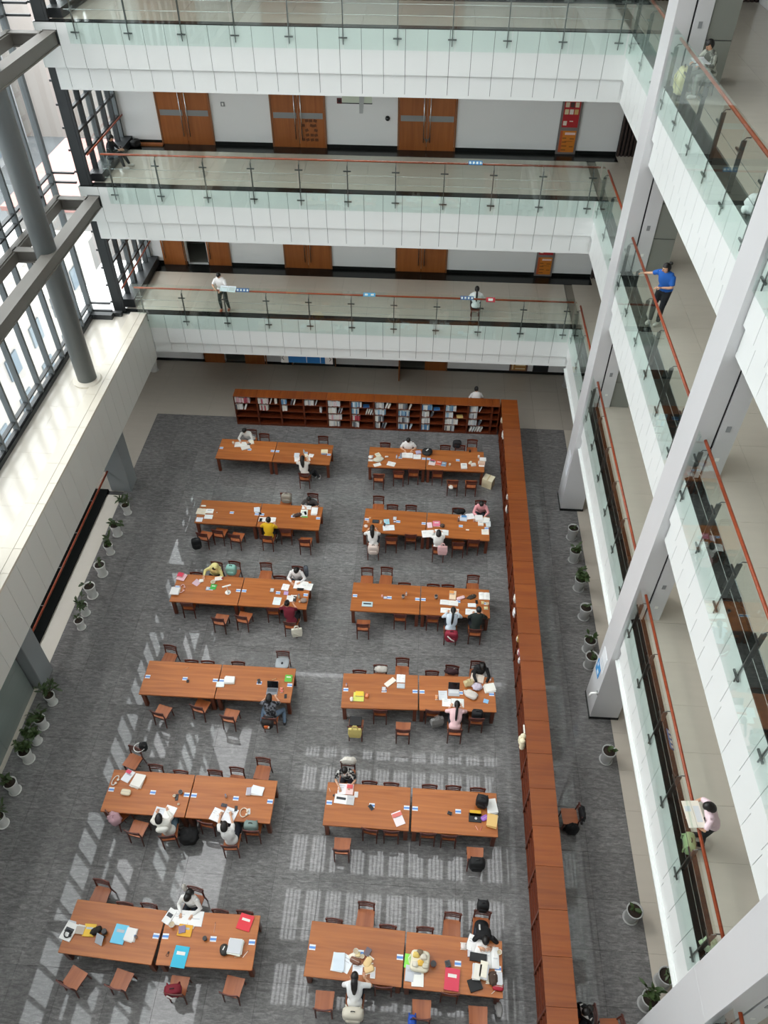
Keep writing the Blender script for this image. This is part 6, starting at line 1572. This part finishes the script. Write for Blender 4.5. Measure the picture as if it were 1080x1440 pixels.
put('seat', B(-.18, .18, -.18, .18, .38, .43).mesh('stool_seat', M['tleg'], bevel=.006), st_)
for a in (-1, 1):
    for b in (-1, 1): put('leg', B(-.018, .018, -.018, .018, 0, .38).mesh('stool_leg', M['frame']), st_, (a * .15, b * .15, 0))
person('person with hair bun and white collar standing behind the bookcases', 2.36, 26.88, math.pi * .04, 0.0, 'stand', lean=.2, shirt='efeae8', sleeve='short', hair='bun', hands=[(-.14, .3, 1.0), (.14, .3, 1.0)], gaze=.7)
person('person in dark clothes sitting by glazed corner, middle far gallery', -11.66, 28.2, -math.pi / 2, 10.012, 'sit', seat=.30, lean=.16, shirt='1c2326', sleeve='long', hair='short', trousers='1d2228', shoes='dad8d4', hands=[(-.1, .42, .62), (.12, .42, .66)], feet=[(-.12, .62, .08), (.16, .52, .08)], gaze=.7)
o = thing('phone', 'pale phone held by person at glazed corner', 'phone', (-11.18, 28.18, 10.72)); o.rotation_euler = (0, .7, 0)
put('case', B(-.045, .045, -.08, .08, 0, .012).mesh('phone_case', mat('d8d8d6', .4)), o); put('screen', B(-.04, .04, -.072, .072, .012, .014).mesh('phone_screen', M['screen_off']), o)
build_item('bag', 'black bag on floor beside glazed corner, middle far gallery', -11.35, 30.2, 10.015, 1.2, .4, .26, .26, '17181a')
person('person in blue short-sleeved uniform leaning at shelf-side handrail, middle level', 6.24, 18.80, 2.45, 10.012, 'stand', lean=.20, side=.0, shirt='1f5fb4', sleeve='short', hair='bun', trousers='181a20', shoes='cfcac0', hands=[(-.0, .30, 1.06), (.64, .0, 1.08)], feet=[(-.08, .10, .08), (.09, .16, .08)], gaze=.25, head_turn=.5).scale = (1.12, 1.12, 1.08)
person('person in pale pink shirt reading at shelf-side handrail, lowest level', 6.18, 6.86, math.pi / 2 - .1, 5.012, 'stand', lean=.22, shirt='ecd3da', sleeve='short', hair='bob', trousers='16171b', shoes='2a2a2c', hands=[(-.17, .46, 1.16), (.2, .44, 1.16)], gaze=.9)
paper('cream newspaper held open over handrail by pink-shirted person', 5.72, 6.86, 6.24, .34, .54, -.0, .08, 'e9e4d6')
person('person in grey camouflage sitting behind glass, top shelf-side gallery', 6.55, 20.9, math.pi * .62, 15.012, 'sit', seat=.4, lean=.2, shirt='camo', sleeve='long', hair='short', trousers='8d8f88', hands=[(-.14, .42, .74), (.14, .42, .74)], gaze=.7)
st_ = thing('grey_stool', 'grey stool under camouflage-clad person, top gallery', 'stool', (6.55, 20.9, 15.012))
put('seat', MB().lathe([(.18, .34), (.19, .36), (.18, .385)], 14).mesh('round_stool_seat', M['clad']), st_)
for a in range(4): put('leg', MB().tube([(.13 * math.cos(a * 1.571), .13 * math.sin(a * 1.571), .35), (.17 * math.cos(a * 1.571), .17 * math.sin(a * 1.571), 0)], .014, 6).mesh('round_stool_leg', M['metal']), st_)
paper('white paper on lap of camouflage-clad person, top gallery', 6.2, 20.72, 15.80, .42, .3, .3, .4, 'e9edf0')
build_item('bag', 'pale yellow quilted bag behind glass, top shelf-side gallery', 5.93, 20.95, 15.014, 1.4, .5, .26, .6, 'e0d8a8')
build_item('cloth', 'white knotted plastic bag on black kerb, top shelf-side gallery', 5.89, 14.25, 15.014, .3, .3, .34, .36, 'eceeee')
build_item('bag', 'pale green backpack on black kerb, lowest shelf-side gallery', 5.90, 6.72, 5.014, 1.45, .42, .22, .34, 'a9c08e')
build_item('cloth', 'pale green bundle on black kerb near first pillar', 5.90, 4.85, 5.014, 0, .28, .26, .26, 'c3d2b0')
# the lone chair with a jacket in the aisle, and the reader at the end of the long run
make_chair('lone wooden chair with black jacket on its back in pillar-side aisle', 4.55, 9.25, math.pi / 2 + .08)
build_item('cloth', 'black jacket over back of lone aisle chair', 4.84, 9.22, .58, math.pi / 2, .42, .16, .3, '131315')
build_item('cloth', 'black coat trailing to floor beside lone aisle chair', 4.62, 8.98, .02, 0, .34, .22, .5, '151517')
make_chair('wooden chair tight against bookcase end in pillar-side aisle', 4.34, 4.55, math.pi / 2)
person('dark-haired person in white collar sitting in pillar-side aisle by bookcase end', 4.42, 4.6, math.pi / 2 + .6, 0, 'sit', lean=.14, shirt='1a1a1c', sleeve='long', hair='long', gaze=.4, hands=[(-.1, .36, .62), (.1, .36, .62)], extra=lambda t, J: put('collar', MB().tube([J['sh'][0], J['neck'] + J['fwd'] * .07, J['sh'][1]], [.05, .06, .05], 10).mesh('white_collar', mat('e8e4e0', .8), True), t))
make_chair('empty wooden chair beside dark-haired reader in pillar-side aisle', 4.95, 4.35, math.pi / 2 + .1)
bpy.context.view_layer.update()
for fn in PENDING: fn()
